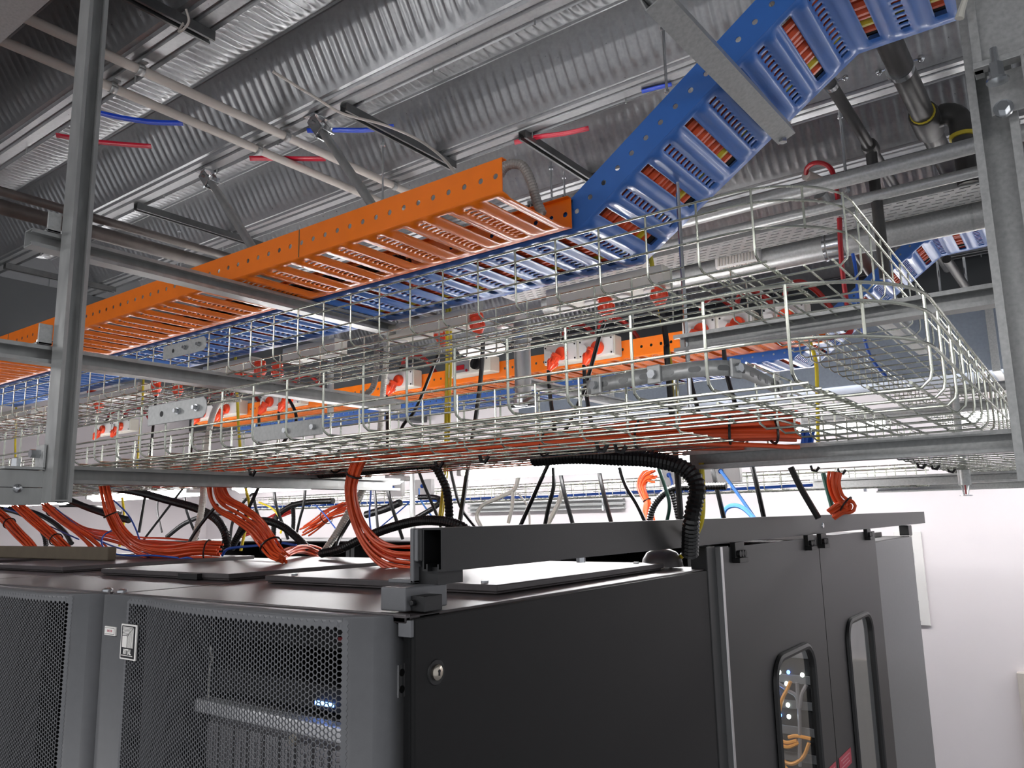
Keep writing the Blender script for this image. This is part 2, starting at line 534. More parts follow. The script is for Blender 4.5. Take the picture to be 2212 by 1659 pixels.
def basket_straight(mb, x0, x1, y0, y1, z, h, step, ofs=0.0, nb=6, near=True, far=True, r=WR):
    tops = (h, h * .80, h * .42)
    for y, on in ((y0, near), (y1, far)):
        if on:
            for k in tops: mb.cyl((x0, y, z + k), (x1, y, z + k), r, 7)
    for i in range(nb):
        y = y0 + .022 + (y1 - y0 - .044) * i / (nb - 1)
        mb.cyl((x0, y, z - r * 1.8), (x1, y, z - r * 1.8), r, 7)
    x = x0 + ofs
    while x <= x1:
        c = .016
        p = [(x, y0 + 1.6*r, z + h), (x, y0 + 1.6*r, z + c), (x, y0 + c * .35, z + c * .35), (x, y0 + c, z), (x, y1 - c, z), (x, y1 - c * .35, z + c * .35), (x, y1 - 1.6*r, z + c), (x, y1 - 1.6*r, z + h)]
        if not near: p = p[3:]
        if not far: p = p[:-3]
        mb.tube(p, r, 7); x += step
    return mb


def arc(cx, cy, R_, a0, a1, z, n=18): return [V((cx + R_ * math.cos(a0 + (a1 - a0) * i / n), cy + R_ * math.sin(a0 + (a1 - a0) * i / n), z)) for i in range(n + 1)]


def basket_L(name, label, x0, xin, xout, y0, y1, yend, z, h, group, xlast, yleg, R_=.17, step=.098, leg_step=.1, rin=.07, plates=(), nb=7, ntop=(-.78,)):
    t = thing(name, label, 'cable basket', ((x0 + xout) / 2, y0, z), group)
    tops = (h, h * .80, h * .42)
    mb = MB(); xi = xin - rin; xa = xout - R_
    basket_straight(mb, x0, xlast + .012, y0, y1, z, h, step, ofs=((xlast - x0) % step), near=False, far=False, nb=nb)
    for k in tops:
        mb.cyl((x0, y0, z + k), (xa, y0, z + k), WR, 7); mb.cyl((x0, y1, z + k), (xi, y1, z + k), WR, 7)
    x = xlast
    while x > x0:
        mb.tube([(x, y0 + 1.6*WR, z + h), (x, y0 + 1.6*WR, z + .016), (x, y0 + .006, z + .006), (x, y0 + .016, z)], WR, 7)
        if x < xi: mb.tube([(x, y1 - .016, z), (x, y1 - .006, z + .006), (x, y1 - 1.6*WR, z + .016), (x, y1 - 1.6*WR, z + h)], WR, 7)
        x -= step
    obj('straight_run', mb, 'wire', t, smooth=True)
    mb = MB(); mi = MB()
    for k in tops:
        mb.tube(arc(xa, y0 + R_, R_, -PI/2, 0, z + k, 10), WR, 7)
        mi.tube([V((xi, y1, z + k))] + arc(xi, y1 + rin, rin, -PI/2, 0, z + k, 8), WR, 7)
    p = V((xa + (R_ - .004) * math.cos(ntop[0]), y0 + R_ + (R_ - .004) * math.sin(ntop[0]), 0))
    mb.cyl(p + V((0, 0, z + h)), p + V((0, 0, z + h * .40)), WR, 7)
    obj('outer_bend', mb, 'wire', t, smooth=True); obj('inner_bend', mi, 'wire', t, smooth=True)
    mb = MB(); y = yleg; c = .016; zb = z - 2 * WR
    for k in tops:
        mb.cyl((xout, y0 + R_, z + k), (xout, yend, z + k), WR, 7); mb.cyl((xin, y1 + rin, z + k), (xin, yend, z + k), WR, 7)
    nl = int((xout - xin - .04) / .047)
    for i in range(nl + 1):
        xx = xout - .023 - .047 * i; mb.cyl((xx, yleg - .025, z), (xx, yend, z), WR, 7)
    while y < yend:
        pr = [(xin + 1.6*WR, y, z + h), (xin + 1.6*WR, y, z + c), (xin + c * .35, y, z + c * .35), (xin + c, y, zb), (xout - c, y, zb), (xout - c * .35, y, z + c * .35), (xout - 1.6*WR, y, z + c), (xout - 1.6*WR, y, z + h)]
        if y < y1 + rin: pr = [(xlast - .03, y, zb)] + pr[4:]
        mb.tube(pr, WR, 7); y += leg_step
    obj('branch_run', mb, 'wire', t, smooth=True)
    for (px0, px1, side) in plates: splice_plate(t, px0, px1, side, z, h)
    return t


def splice_plate(t, xa, xb, y, z, h):
    s = -1 if True else 1
    zc = z + h * .74; hh = .021
    pts = [V((xa, y - .006, zc - hh)), V((xb - .012, y - .006, zc - hh)), V((xb - .003, y - .006, zc - hh * .6)), V((xb, y - .006, zc)), V((xb - .003, y - .006, zc + hh * .6)), V((xb - .012, y - .006, zc + hh)), V((xa, y - .006, zc + hh))]
    p = obj('splice_plate', MB().prism(pts, (0, .0022, 0)), 'galv', t, bevel=.001)
    b = MB()
    for q in (.55, .86):
        x = xa + (xb - xa) * q
        b.cyl((x, y - .006, zc), (x, y - .0105, zc), .0075, 6); b.cyl((x, y - .0105, zc), (x, y - .018, zc), .0042, 8)
    obj('bolt', b, 'bolt', p, smooth=True)
    b = MB(); b.cyl((xa + (xb - xa) * .25, y - .0062, zc), (xa + (xb - xa) * .25, y - .0068, zc), .006, 10)
    obj('slot_hole', b, 'gasket', p)


GB = 'wire baskets above the racks'
ZL = .146; ZU = .416
XB0 = -4.6
lowb = basket_L('wire_basket', 'lowest wire basket in front, turning round a wide bend at the right post', XB0, -.453, -.133, .87, 1.23, 5.2, ZL, .108, GB, -.254, 1.024, leg_step=.1025, plates=((at(325, 905, 'y', .866).x, at(452, 880, 'y', .866).x, .866), (-2.75, -2.6, .866)))
upb = basket_L('wire_basket', 'upper wire basket level with the blue ladder, bending towards the back wall', XB0, -.60, -.283, 1.24, 1.565, 5.2, ZU, .122, GB, -.405, 1.36, leg_step=.098, plates=((at(357, 748, 'y', 1.236).x, at(450, 722, 'y', 1.236).x, 1.236),))
t = thing('wire_basket', 'straight low wire basket behind the front one, loaded with orange cables', 'cable basket', (-2.5, 1.5, ZL), GB)
obj('straight_run', basket_straight(MB(), XB0, -.56, 1.285, 1.78, ZL, .105, .098, nb=8), 'wire', t, smooth=True)
# slotted bend plates bolted to the inner corner of the low baskets
def bend_plate(label, pts, h):
    path = spl(pts, 14)
    t = thing('bend_plate', label, 'bracket', path[0])
    mb = MB(); rows = [[p + V((0, 0, -h/2)), p + V((0, 0, h/2))] for p in path]; mb.grid(rows)
    obj('plate', mb, 'galv', t, solid=.002, smooth=True)
    rs = resample(path, .046)
    for k, p in enumerate(rs[1:-1]):
        d = (rs[k + 2] - rs[k]).normalized(); nrm = V((d.y, -d.x, 0))
        c = p + nrm * .0013
        slot = [c + d * (.006 * sx + .0045 * math.cos(a)) + V((0, 0, .0045 * math.sin(a))) for sx, rng in ((1, (-90, -45, 0, 45, 90)), (-1, (90, 135, 180, 225, 270))) for a in [math.radians(q) for q in rng]]
        obj('slot', MB().prism(slot, nrm * .0004), 'darkstrut', t)
    for q in (.08, .3, .62, .95):
        i = int(q * (len(path) - 1)); d = (path[min(i+1, len(path)-1)] - path[max(i-1, 0)]).normalized(); nrm = V((d.y, -d.x, 0)); p = path[i]
        cl = obj('clamp', MB().obox(p + nrm * .004, d * .013, nrm * .003, (0, 0, h * .62)), 'galv', t, bevel=.002)
        obj('bolt', MB().cyl(p + nrm * .006, p + nrm * .015, .008, 6), 'bolt', cl)
    return t


bend_plate('slotted galvanised strip bent round the inner corner of the low front basket', [at(1268, 838, 'z', .232), at(1330, 825, 'z', .232), at(1440, 806, 'z', .232), at(1540, 795, 'z', .232), at(1600, 800, 'z', .232), at(1650, 822, 'z', .232), at(1700, 850, 'z', .232)], .026)
t = thing('joint_plate', 'flat galvanised joining plate on the far side wire of the front basket', 'bracket', at(640, 935, 'z', .22))
a, c = at(550, 945, 'y', 1.226), at(700, 912, 'y', 1.226)
obj('plate', MB().box(a.x, c.x, 1.222, 1.2245, .205, .245), 'galv', t, bevel=.002)
obj('bolt', MB().cyl(((a.x + c.x) / 2, 1.222, .225), ((a.x + c.x) / 2, 1.212, .225), .007, 6).cyl((c.x - .03, 1.222, .225), (c.x - .03, 1.212, .225), .007, 6), 'bolt', t)

# far basket over the back aisle
t = thing('wire_basket', 'distant wire basket carrying blue cables low along the white back wall', 'cable basket', (-3, 4.6, .13), GB)
obj('straight_run', basket_straight(MB(), -6.4, -.7, 4.45, 4.75, .13, .10, .098, r=.003), 'wire', t, smooth=True)
for i in range(3):
    y = 4.52 + .05 * i
    obj_ = obj('data_cable', MB().tube([V((-6.4 + .2*k, y + .01 * math.sin(k * .7 + i), .145 + .004 * math.sin(k + i))) for k in range(29)], .008, 6), 'cable_b', smooth=True)
    tag(obj_, ('front', 'middle', 'rear')[i] + ' blue data cable of three lying along the distant basket', 'cable', 'blue cables in the distant basket')

# ================================================================== strut frame
XP, YP = -1.895, .80
def post(label, x0, x1, y0, y1, zb, zt_, opens):
    t = thing('strut_post', label, 'strut post', ((x0+x1)/2, (y0+y1)/2, zb), 'upright strut posts')
    mx = (x0 + x1) / 2
    return t


t = post('left upright galvanised strut post hanging from the deck in front of the ladders', -1.905, -1.848, .80, .845, .055, ZCEIL, 1)
b = MB().strut((-1.8645, .822, .055), (-1.8645, .822, ZCEIL), (1, 0, 0), w=.045, h=.031)
obj('channel', b, 'strut', t)
b = MB().strut((-1.8905, .822, .055), (-1.8905, .822, ZCEIL), (-1, 0, 0), w=.045, h=.021)
obj('channel', b, 'strut', t)
obj('end_cap', MB().box(-1.903, -1.850, .803, .842, .058, .061), 'strut', t)
t = post('right upright galvanised strut post with open slot, beside the basket bends', -.10, -.03, 1.58, 1.65, .05, ZCEIL, 1)
obj('channel', MB().strut((-.066, 1.625, .045), (-.066, 1.625, ZCEIL), (0, -1, 0), w=.072, h=.05, lip=.014), 'galv', t)
GT = 'trapeze cross bars'
def bar(label, p, q, m='strut', op=(0, 0, 1), w=.041, h=.041, name='strut_bar', group=GT, nuts=()):
    t = thing(name, label, 'strut bar', (V(p) + V(q)) / 2, group)
    obj('channel', MB().strut(p, q, op, w=w, h=h), m, t)
    b = MB()
    for s in nuts:
        c = V(p).lerp(V(q), s); b.cyl(c + V((0, 0, -h/2)), c + V((0, 0, -h/2 - .009)), .011, 6)
    if nuts: obj('nut', b, 'bolt', t)
    return t


XT = -1.93
bar('top cross bar on the left post, carrying the nearest orange and blue ladders', (XT, .74, .667), (XT, 2.0, .667), op=(1, 0, 0))
bar('middle cross bar on the left post, carrying the upper basket', (XT, .10, .395), (XT, 1.99, .395), op=(1, 0, 0))
bar('bottom cross bar on the left post, carrying the low baskets', (XT, .84, .121), (XT, 1.95, .121), op=(1, 0, 0))
bar('double strut arm jutting from the foot of the left post towards the camera', (-1.915, .05, .108), (-1.915, .80, .108), op=(-1, 0, 0), w=.037, h=.04, nuts=())
o = [o for o in COL.objects if o.get('label', '').startswith('double strut arm')][0]
obj('channel', MB().strut((-1.915, .05, .0695), (-1.915, .80, .0695), (-1, 0, 0), w=.037, h=.04), 'strut', o)
obj('bolt', MB().sphere(at(38, 1055, 'x', -1.893), .010, 8), 'bolt', o, smooth=True)
t = thing('angle_bracket', 'bolted zinc angle bracket in the crook of the left post and its arm', 'bracket', (-1.91, .77, .13))
obj('bracket_leg', MB().box(-1.925, -1.885, .792, .798, .130, .185).box(-1.925, -1.885, .715, .798, .128, .134), 'galv', t, bevel=.001)
obj('bolt', MB().cyl((-1.905, .792, .165), (-1.905, .772, .165), .010, 6).cyl((-1.905, .745, .134), (-1.905, .745, .152), .010, 6), 'bolt', t)
for z, nm in ((.667, 'top'), (.395, 'middle')):
    t = thing('clamp_bracket', 'small zinc clamp holding the %s cross bar to the left post' % nm, 'bracket', (-1.92, .79, z))
    obj('bracket_leg', MB().box(-1.953, -1.906, .770, .800, z + .0215, z + .027).box(-1.912, -1.906, .770, .800, z + .0215, z + .07), 'galv', t, bevel=.001)
    obj('bolt', MB().cyl((-1.935, .785, z + .027), (-1.935, .785, z + .036), .008, 6), 'bolt', t)
YR = 1.672
XR = [-.09, -1.05]
bar('cross bar on the right post under the upper basket, above the red plugs', (.05, YR + .05, .402), (-.765, YR + .05, .402), 'galv', op=(0, -1, 0))
bar('bottom cross bar on the right post under the front low basket', (.05, YR + .02, .121), (-.745, YR + .02, .121), 'galv', op=(0, -1, 0))
bar('second low bar under the basket branch, farther back from the right post', (.3, 3.6, .121), (-1.0, 3.6, .121), 'galv', op=(0, -1, 0))
bar('farthest low bar under the basket branch near the back wall', (.6, 4.9, .121), (-1.0, 4.9, .121), 'galv', op=(0, -1, 0))
bar('middle-height bar under the upper basket branch near the air duct', (.4, 3.5, .395), (-1.0, 3.5, .395), 'galv', op=(0, -1, 0))
a, c = at(1408, -12, 'z', .945), at(1692, 287, 'y', 1.87)
bar('galvanised bar crossing under the rising part of the nearer blue ladder', a, c, 'galv', op=(-.4, 0, 1), w=.047, h=.041, name='strut_bar', nuts=(.985,))
# large bright strut by the second blue riser
a, c = at(1880, 570, 'y', 2.6), at(1985, 660, 'y', 3.3)
bar('short bright bar seen through the basket bend, below the farther blue ladder', (-.52, 2.7, .66), (-.50, 3.6, .66), 'galv', op=(0, 0, 1))
bar('bar under the farther orange ladder, left of the grey vertical pipe end', (-1.93, 2.75, .58), (-1.93, 3.8, .58), 'strut', op=(1, 0, 0))

# header beams near the camera
o = tag(obj('header_beam', MB().box(-3.6, -1.2, .35, .80, 1.38, 1.50), 'galv', bevel=.004), 'flat galvanised header sheet cut off by the top left corner', 'beam')
t = thing('gusset_plate', 'pale galvanised plate beside the top of the right post', 'plate', (.1, 1.6, .787))
obj('plate', MB().box(-.078, .45, 1.560, 1.575, .787, 1.25), 'galv', t, bevel=.002)
obj('edge_flange', MB().box(-.085, -.070, 1.545, 1.580, .775, 1.25).box(-.085, .45, 1.535, 1.56, .775, .787), 'galv', t, bevel=.001)
a = at(2150, 138, 'y', 1.53)
obj('bolt', MB().cyl(a, a + V((0, 0, -.03)), .012, 6).cyl(a + V((0, 0, .03)), a, .006, 8).cyl(a + V((0, 0, -.03)), a + V((0, 0, -.034)), .018, 16), 'bolt', t, smooth=True)
t = thing('channel_bracket', 'grey bolted channel bracket just under the gusset plate at right', 'bracket', (.0, 1.6, .70))
obj('web', MB().box(-.068, -.012, 1.575, 1.58, .696, .775).box(-.014, -.009, 1.53, 1.58, .696, .775).box(-.009, .3, 1.58, 1.585, .70, .77), 'galv', t, bevel=.001)
a = at(2168, 236, 'y', 1.573)
obj('bolt', MB().cyl(a, a + V((0, -.006, 0)), .016, 16).cyl(a + V((0, -.006, 0)), a + V((0, -.018, 0)), .010, 6), 'bolt', t, smooth=True)
a = at(2076, 25, 'y', 1.52)
tag(obj('cable_hook', MB().tube(spl([a + V((.02, 0, .05)), a + V((.008, 0, .02)), a, a + V((-.004, 0, -.012))], 5), [.004 + .004 * i / 15 for i in range(16)], 8), 'cable_w', smooth=True), 'pale plastic hook end by the top of the right post', 'hook')
for i, (pts, r, m, lab) in enumerate((
        ([(2190, 262, 1.75), (2196, 330, 1.75), (2212, 430, 1.75), (2230, 560, 1.75)], .011, 'greyhose', 'thin ribbed hose hanging just right of the right post'),
        ([(2178, 340, 1.85), (2182, 420, 1.85), (2192, 520, 1.85), (2215, 640, 1.85)], .022, 'conduit', 'thick cream corrugated hose hanging right of the right post'))):
    tag(obj('flexible_hose', MB().cor(spl(aty(pts), 10), r, .007, .1), m, smooth=True), lab, 'hose', 'hoses by the right post')

# ================================================================== ceiling struts, rods, conduits
GS = 'struts fixed to the deck'
def cstrut(label, x, y0, y1, z=ZCEIL - .017):
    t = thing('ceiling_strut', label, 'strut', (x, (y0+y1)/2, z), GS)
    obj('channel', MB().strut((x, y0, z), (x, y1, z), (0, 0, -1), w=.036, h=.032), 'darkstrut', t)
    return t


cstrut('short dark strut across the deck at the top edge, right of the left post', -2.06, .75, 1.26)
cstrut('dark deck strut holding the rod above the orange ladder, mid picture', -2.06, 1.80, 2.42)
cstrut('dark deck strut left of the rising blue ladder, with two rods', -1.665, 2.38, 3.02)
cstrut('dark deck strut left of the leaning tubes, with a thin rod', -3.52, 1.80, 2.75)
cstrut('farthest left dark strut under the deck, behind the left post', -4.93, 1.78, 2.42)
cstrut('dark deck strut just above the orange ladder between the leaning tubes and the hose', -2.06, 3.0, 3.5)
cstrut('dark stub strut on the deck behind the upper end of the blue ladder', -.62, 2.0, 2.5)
GR = 'threaded hanger rods'
def rod(label, x, y, z0, z1, r=.005, plate=None, nut=True):
    t = thing('threaded_rod', label, 'rod', (x, y, z0), GR)
    obj('rod', MB().cyl((x, y, z0), (x, y, z1), r, 8), 'bolt', t, smooth=True)
    if nut: obj('nut', MB().cyl((x, y, z0 + .004), (x, y, z0 + .014), .0095, 6).cyl((x, y, z1 - .03), (x, y, z1 - .02), .0095, 6), 'bolt', t)
    if plate: obj('washer_plate', MB().obox((x, y, plate), (.026, 0, .016), (0, .026, 0), (-.001, 0, .0016)), 'strut', t, bevel=.002)
    return t


def rod_at(label, px, py0, py1, y, **k):
    a, c = at(px, py0, 'y', y), at(px, py1, 'y', y); return rod(label, (a.x + c.x) / 2, y, min(a.z, c.z), max(a.z, c.z), **k)


rod_at('thin rod from the deck down behind the orange rail, right of the taller leaning tube', 827, 300, 440, 2.0, r=.004)
rod_at('left rod of the pair behind the end of the orange ladder', 1191, 350, 440, 2.5, r=.004)
rod_at('right rod of the pair behind the end of the orange ladder', 1219, 370, 430, 2.6, r=.004)
rod_at('rod under the bar that crosses the rising blue ladder, reaching the deck', 1436, 45, 205, 2.15, r=.005)
a = at(1460, 350, 'y', 1.74)
rod('long bright rod hanging from the rising blue ladder through both baskets', a.x, 1.74, at(1466, 1000, 'y', 1.74).z, a.z + .03, r=.0055, plate=a.z)
rod_at('thin rod between the sprinkler pipes and the upper basket bend', 1822, 235, 420, 2.7, r=.005)
rod_at('thin rod from the leftmost part of the deck strut above the orange rail', 385, 490, 590, 2.1, r=.003)
rod_at('rod at far right under the farther blue ladder, left one', 2028, 560, 640, 4.4, r=.007, nut=False)
rod_at('rod at far right under the farther blue ladder, right one', 2086, 555, 635, 4.4, r=.007, nut=False)
rod_at('thin rod far left behind the left post under the deck strut', 103, 600, 690, 2.2, r=.003, nut=False)
for (px, py0, py1, y, lab) in ((1868, 1030, 1062, 4.9, 'stub rod end poking below the farthest low bar'),):
    rod_at(lab, px, py0, py1, y, r=.010, nut=False)

GC = 'pale conduits across the deck'
for x, lab, y0 in ((-2.553, 'nearer thick pale conduit running under the deck ribs, lower in the picture', .5), (-2.376, 'second thick pale conduit running under the deck ribs, higher in the picture', .5)):
    t = thing('conduit', lab, 'conduit', (x, 1.8, 1.49), GC)
    obj('tube', MB().cyl((x, y0, 1.487), (x, 3.3, 1.487), .0165, 16), 'conduit', t, smooth=True)
    for k in range(5):
        y = 1.20 + k * .588
        ring = [V((x + .0185 * math.cos(a_ * PI / 8), y, 1.487 + .0185 * math.sin(a_ * PI / 8))) for a_ in range(17)]
        mb = MB(); mb.grid([[p + V((0, -.011, 0)) for p in ring], [p + V((0, .011, 0)) for p in ring]])
        mb.box(x - .03, x + .03, y - .011, y + .011, 1.504, 1.507)
        obj('saddle_clip', mb, 'strut', t, solid=.0015, smooth=True)
GP = 'weathered pipes behind the left post'
for x, r, lab, z in ((-3.045, .017, 'thinner weathered pipe crossing behind the left post, upper of two', 1.2), (-3.20, .029, 'thicker weathered pipe crossing behind the left post, lower of two', 1.2)):
    tag(obj('pipe', MB().cyl((x, .3, z), (x, 3.4, z), r, 16), 'brownpipe', smooth=True), lab, 'pipe', GP)
# thin pale cable over the strut
tag(obj('cable', MB().tube(spl([at(590, 155, 'z', 1.47), at(680, 210, 'z', 1.46), at(740, 245, 'z', 1.455), at(830, 270, 'z', 1.44), at(900, 300, 'z', 1.40), at(950, 335, 'z', 1.2), at(985, 375, 'z', 1.0)], 8), .005, 7), 'conduit', smooth=True), 'thin pale cable drooping from the deck strut to the orange ladder', 'cable')
tag(obj('cable_tie', MB().tube(spl([at(402, 20, 'z', 1.44), at(408, 45, 'z', 1.41), at(398, 62, 'z', 1.40), at(386, 68, 'z', 1.40), at(396, 50, 'z', 1.43)], 6), .0035, 6), 'conduit', smooth=True), 'pale cable tie looped on the topmost deck strut', 'cable tie')


# leaning brace tubes
def brace(label, top, bot, r=.0165):
    a, c = V(top), V(bot); d = (c - a).normalized()
    t = thing('brace_tube', label, 'brace', c, 'leaning brace tubes')
    obj('tube', MB().cyl(a + d * .09, c, r, 14), 'strut', t, smooth=True)
    s = V((0, 1, 0)).cross(d).normalized()
    w = d.cross(s)
    h = MB()
    for k in (-1, 1): h.obox(a + d * .045 + w * k * .024, d * .05, s * .022, w * .002)
    h.obox(a + V((0, 0, .012)), (.03, 0, 0), (0, .035, 0), (0, 0, .003))
    h.obox(a + d * .085 + s * .02, d * .028, s * .002, w * .026).obox(a + d * .085 - s * .02, d * .028, s * .002, w * .026)
    cl = obj('hinge_clamp', h, 'bolt', t, bevel=.001)
    b = MB().cyl(a + d * .03 - w * .034, a + d * .03 + w * .034, .008, 6)
    for k in (-1, 1): b.cyl(a + d * .085 + w * k * .018 - s * .032, a + d * .085 + w * k * .018 + s * .032, .0065, 6)
    obj('bolt', b, 'bolt', cl)
    return t


brace('taller leaning brace tube with a zinc hinge, behind the middle of the orange rail', at(682, 262, 'z', 1.505), at(812, 455, 'y', 1.75))
brace('shorter leaning brace tube with a zinc hinge, nearer the left post', at(446, 378, 'z', 1.505), at(552, 545, 'y', 1.72))

# marking tapes on the deck
GTp = 'marking tapes on the deck'
def tape(label, pts, m, wpx=9):
    top = [at(a, b_ - wpx * .5, 'z', c) for a, b_, c in pts]; bt = [at(a + 2, b_ + wpx * .5, 'z', c) for a, b_, c in pts]
    mb = MB(); mb.grid([spl(top, 6), spl(bt, 6)])
    return tag(obj('marking_tape', mb, m, solid=.0012, smooth=True), label, 'tape', GTp)


zt = ZCEIL - .006
tape('left blue tape strip on the deck, starting behind the left post', [(190, 238, zt), (260, 254, zt - .01), (330, 264, zt - .01), (394, 266, zt)], 'tape_b', 11)
tape('leftmost red tape strip on the deck, crossing behind the left post', [(120, 292, zt), (200, 305, zt - .01), (270, 312, zt - .01), (326, 316, zt)], 'tape_r', 10)
tape('middle blue tape strip on the deck, behind the taller brace hinge', [(662, 282, zt), (720, 281, zt - .01), (790, 281, zt - .01), (850, 273, zt)], 'tape_b', 10)
tape('middle red tape strip on the deck, passing behind the two conduits', [(538, 342, zt), (590, 342, zt - .008), (650, 343, zt - .008), (702, 343, zt)], 'tape_r', 10)
tape('right red tape strip on the deck, near the strut left of the blue ladder', [(1110, 308, zt), (1160, 296, zt - .008), (1220, 288, zt - .008), (1271, 277, zt)], 'tape_r', 10)
tape('right blue tape strip on the deck, by the rising blue ladder', [(1385, 198, zt), (1415, 190, zt), (1450, 182, zt)], 'tape_b', 8)

# ================================================================== sprinkler pipes and services at right
t = thing('sprinkler_pipe', 'thick dark sprinkler pipe running back under the deck with a tee and drop', 'pipe', (-.28, 2.6, 1.2))
p0, p1 = V((-.33, 1.9, 1.26)), at(2092, 410, 'z', 1.26)
obj('main_tube', MB().cyl((-.315, 1.2, 1.26), (-.29, 3.9, 1.26), .034, 18), 'pipe', t, smooth=True)
tee = at(1988, 268, 'z', 1.26); tee.x = -.315 + .025 * (tee.y - 1.2) / 2.7
el = at(2070, 240, 'z', 1.26)
obj('tee_fitting', MB().tube([tee + V((0, -.075, 0)), tee + V((0, -.06, 0)), tee + V((0, .06, 0)), tee + V((0, .075, 0))], [.043, .045, .045, .043], 18).cyl(tee, tee + V((.045, 0, .01)), .036, 16), 'pipe', t, smooth=True)
obj('sealant_ring', MB().cyl(tee + V((0, -.082, 0)), tee + V((0, -.070, 0)), .0375, 18).cyl(tee + V((.045, 0, .01)), tee + V((.052, 0, .01)), .0345, 16), 'jaune', t, smooth=True)
e0 = tee + V((.035, 0, .01)); dx_ = at(2083, 320, 'y', tee.y).x - e0.x
elb = [e0, e0 + V((dx_ - .05, 0, 0))] + [e0 + V((dx_ - .05 + .05 * math.sin(q * PI / 12), 0, -.05 * (1 - math.cos(q * PI / 12)))) for q in range(1, 7)] + [e0 + V((dx_, 0, -.085))]
obj('elbow', MB().tube(elb, [.030, .036] + [.036] * 6 + [.037], 16), 'pipe', t, smooth=True)
obj('sealant_ring', MB().cyl(elb[-1], elb[-1] + V((0, 0, -.012)), .039, 16), 'jaune', t, smooth=True)
obj('drop_tube', MB().cyl(elb[-1], elb[-1] + V((0, 0, -.17)), .032, 16), 'pipe', t, smooth=True)
cl = at(1945, 148, 'z', 1.26); cl.x = -.308
obj('pipe_clamp', MB().tube([cl + V((0, -.012, 0)), cl + V((0, .012, 0))], .0385, 18).cyl(cl + V((-.055, 0, .01)), cl + V((.055, 0, .01)), .005, 8).sphere(cl + V((.056, 0, .01)), .011, 6).sphere(cl + V((-.056, 0, .01)), .011, 6).cyl(cl + V((0, 0, .03)), V((cl.x, cl.y, 1.49)), .005, 6), 'bolt', t, smooth=True)
t = thing('sprinkler_pipe', 'thin dark sprinkler branch pipe left of the thick one, with a coupling', 'pipe', (-.47, 2.6, 1.2))
obj('main_tube', MB().cyl((-.468, 1.6, 1.2), (-.466, 4.4, 1.2), .017, 14), 'pipe', t, smooth=True)
a = at(1886, 318, 'z', 1.2); a.x = -.467
obj('coupling', MB().tube([a + V((0, -.03, 0)), a + V((0, -.02, 0)), a + V((0, .02, 0)), a + V((0, .03, 0))], [.024, .026, .026, .024], 14), 'pipe', t, smooth=True)
obj('drop_tube', MB().cyl(a, a + V((0, .02, -.45)), .018, 12), 'pipe', t, smooth=True)
a = at(1792, 183, 'z', 1.2); a.x = -.467
obj('pipe_clamp', MB().cyl(a + V((0, -.01, 0)), a + V((0, .01, 0)), .021, 14).cyl(a + V((-.04, 0, .005)), a + V((.04, 0, .005)), .004, 8).sphere(a + V((.04, 0, .005)), .009, 6).sphere(a + V((-.04, 0, .005)), .009, 6).cyl(a, V((a.x, a.y, 1.49)), .004, 6), 'bolt', t, smooth=True)
t = thing('galvanised_pipe', 'upper galvanised pipe crossing the right side just above the basket bend', 'pipe', (-.8, 2.9, 1.19), 'galvanised pipes at right')
obj('tube', MB().cyl((-2.2, 2.58, 1.054), (.5, 2.58, 1.068), .0245, 16), 'galv', t, smooth=True)
t = thing('galvanised_pipe', 'large lower galvanised pipe with a banded joint behind the basket bend', 'pipe', (-.8, 3.45, 1.15), 'galvanised pipes at right')
obj('tube', MB().cyl((-2.0, 3.03, .997), (.5, 3.03, .997), .051, 20), 'galv', t, smooth=True)
a = at(1808, 520, 'y', 3.03)
obj('joint_band', MB().cyl((a.x - .03, 3.03, .997), (a.x + .03, 3.03, .997), .053, 20).cyl((a.x - .045, 3.03, .997), (a.x - .035, 3.03, .997), .055, 20), 'bolt', t, smooth=True)
a2 = at(2100, 450, 'y', 3.03)
obj('joint_line', MB().cyl((a2.x - .004, 3.03, .997), (a2.x + .004, 3.03, .997), .0518, 20), 'strut', t)
# perforated tray
t = thing('perforated_tray', 'slim perforated galvanised tray between the two galvanised pipes at right', 'cable tray', (-1, 3.2, 1.15))
mb = MB(); X0, X1, Y0, Y1 = -2.1, .4, 2.76, 2.93
nx, ny = 162, 23
xs = [X0 + (X1 - X0) * i / nx for i in range(nx + 1)]; ys = [Y0 + (Y1 - Y0) * j / ny for j in range(ny + 1)]
mb.v += [V((x, y, 1.012)) for x in xs for y in ys]
for i in range(nx):
    for j in range(ny):
        if j % 4 == 1 and (i + (j // 4) * 1) % 3 != 0 and 0 < i < nx - 1: continue
        mb.f.append([i * (ny+1) + j, (i+1) * (ny+1) + j, (i+1) * (ny+1) + j + 1, i * (ny+1) + j + 1])
obj('tray_bed', mb, 'galv', t, solid=.0015)
obj('side_flange', MB().box(X0, X1, Y0 - .002, Y0, 1.012, 1.047).box(X0, X1, Y1, Y1 + .002, 1.012, 1.047), 'galv', t)
tag(obj('galvanised_pipe', MB().cyl((-2.2, 2.70, 1.028), (.5, 2.70, 1.028), .018, 14), 'galv', smooth=True), 'thin galvanised pipe along the front edge of the perforated tray', 'pipe', 'galvanised pipes at right')
# louvred white box
c = at(1592, 545, 'y', 2.95)
t = thing('louvred_box', 'white louvred box hanging behind the upper basket bend', 'vent box', c)
ax = V((1, 0, 0)); 
obj('housing', MB().box(c.x - .095, c.x + .085, 2.95, 3.12, c.z - .05, c.z + .045), 'white', t, bevel=.006)
b = MB()
for i in range(13): b.box(c.x - .08 + i * .0125, c.x - .074 + i * .0125, 2.945, 2.952, c.z - .042, c.z + .012)
for i in range(13): b.box(c.x - .08 + i * .0125, c.x - .074 + i * .0125, 2.96, 3.05, c.z - .0535, c.z - .049)
obj('louvre', b, 'conduit', t)
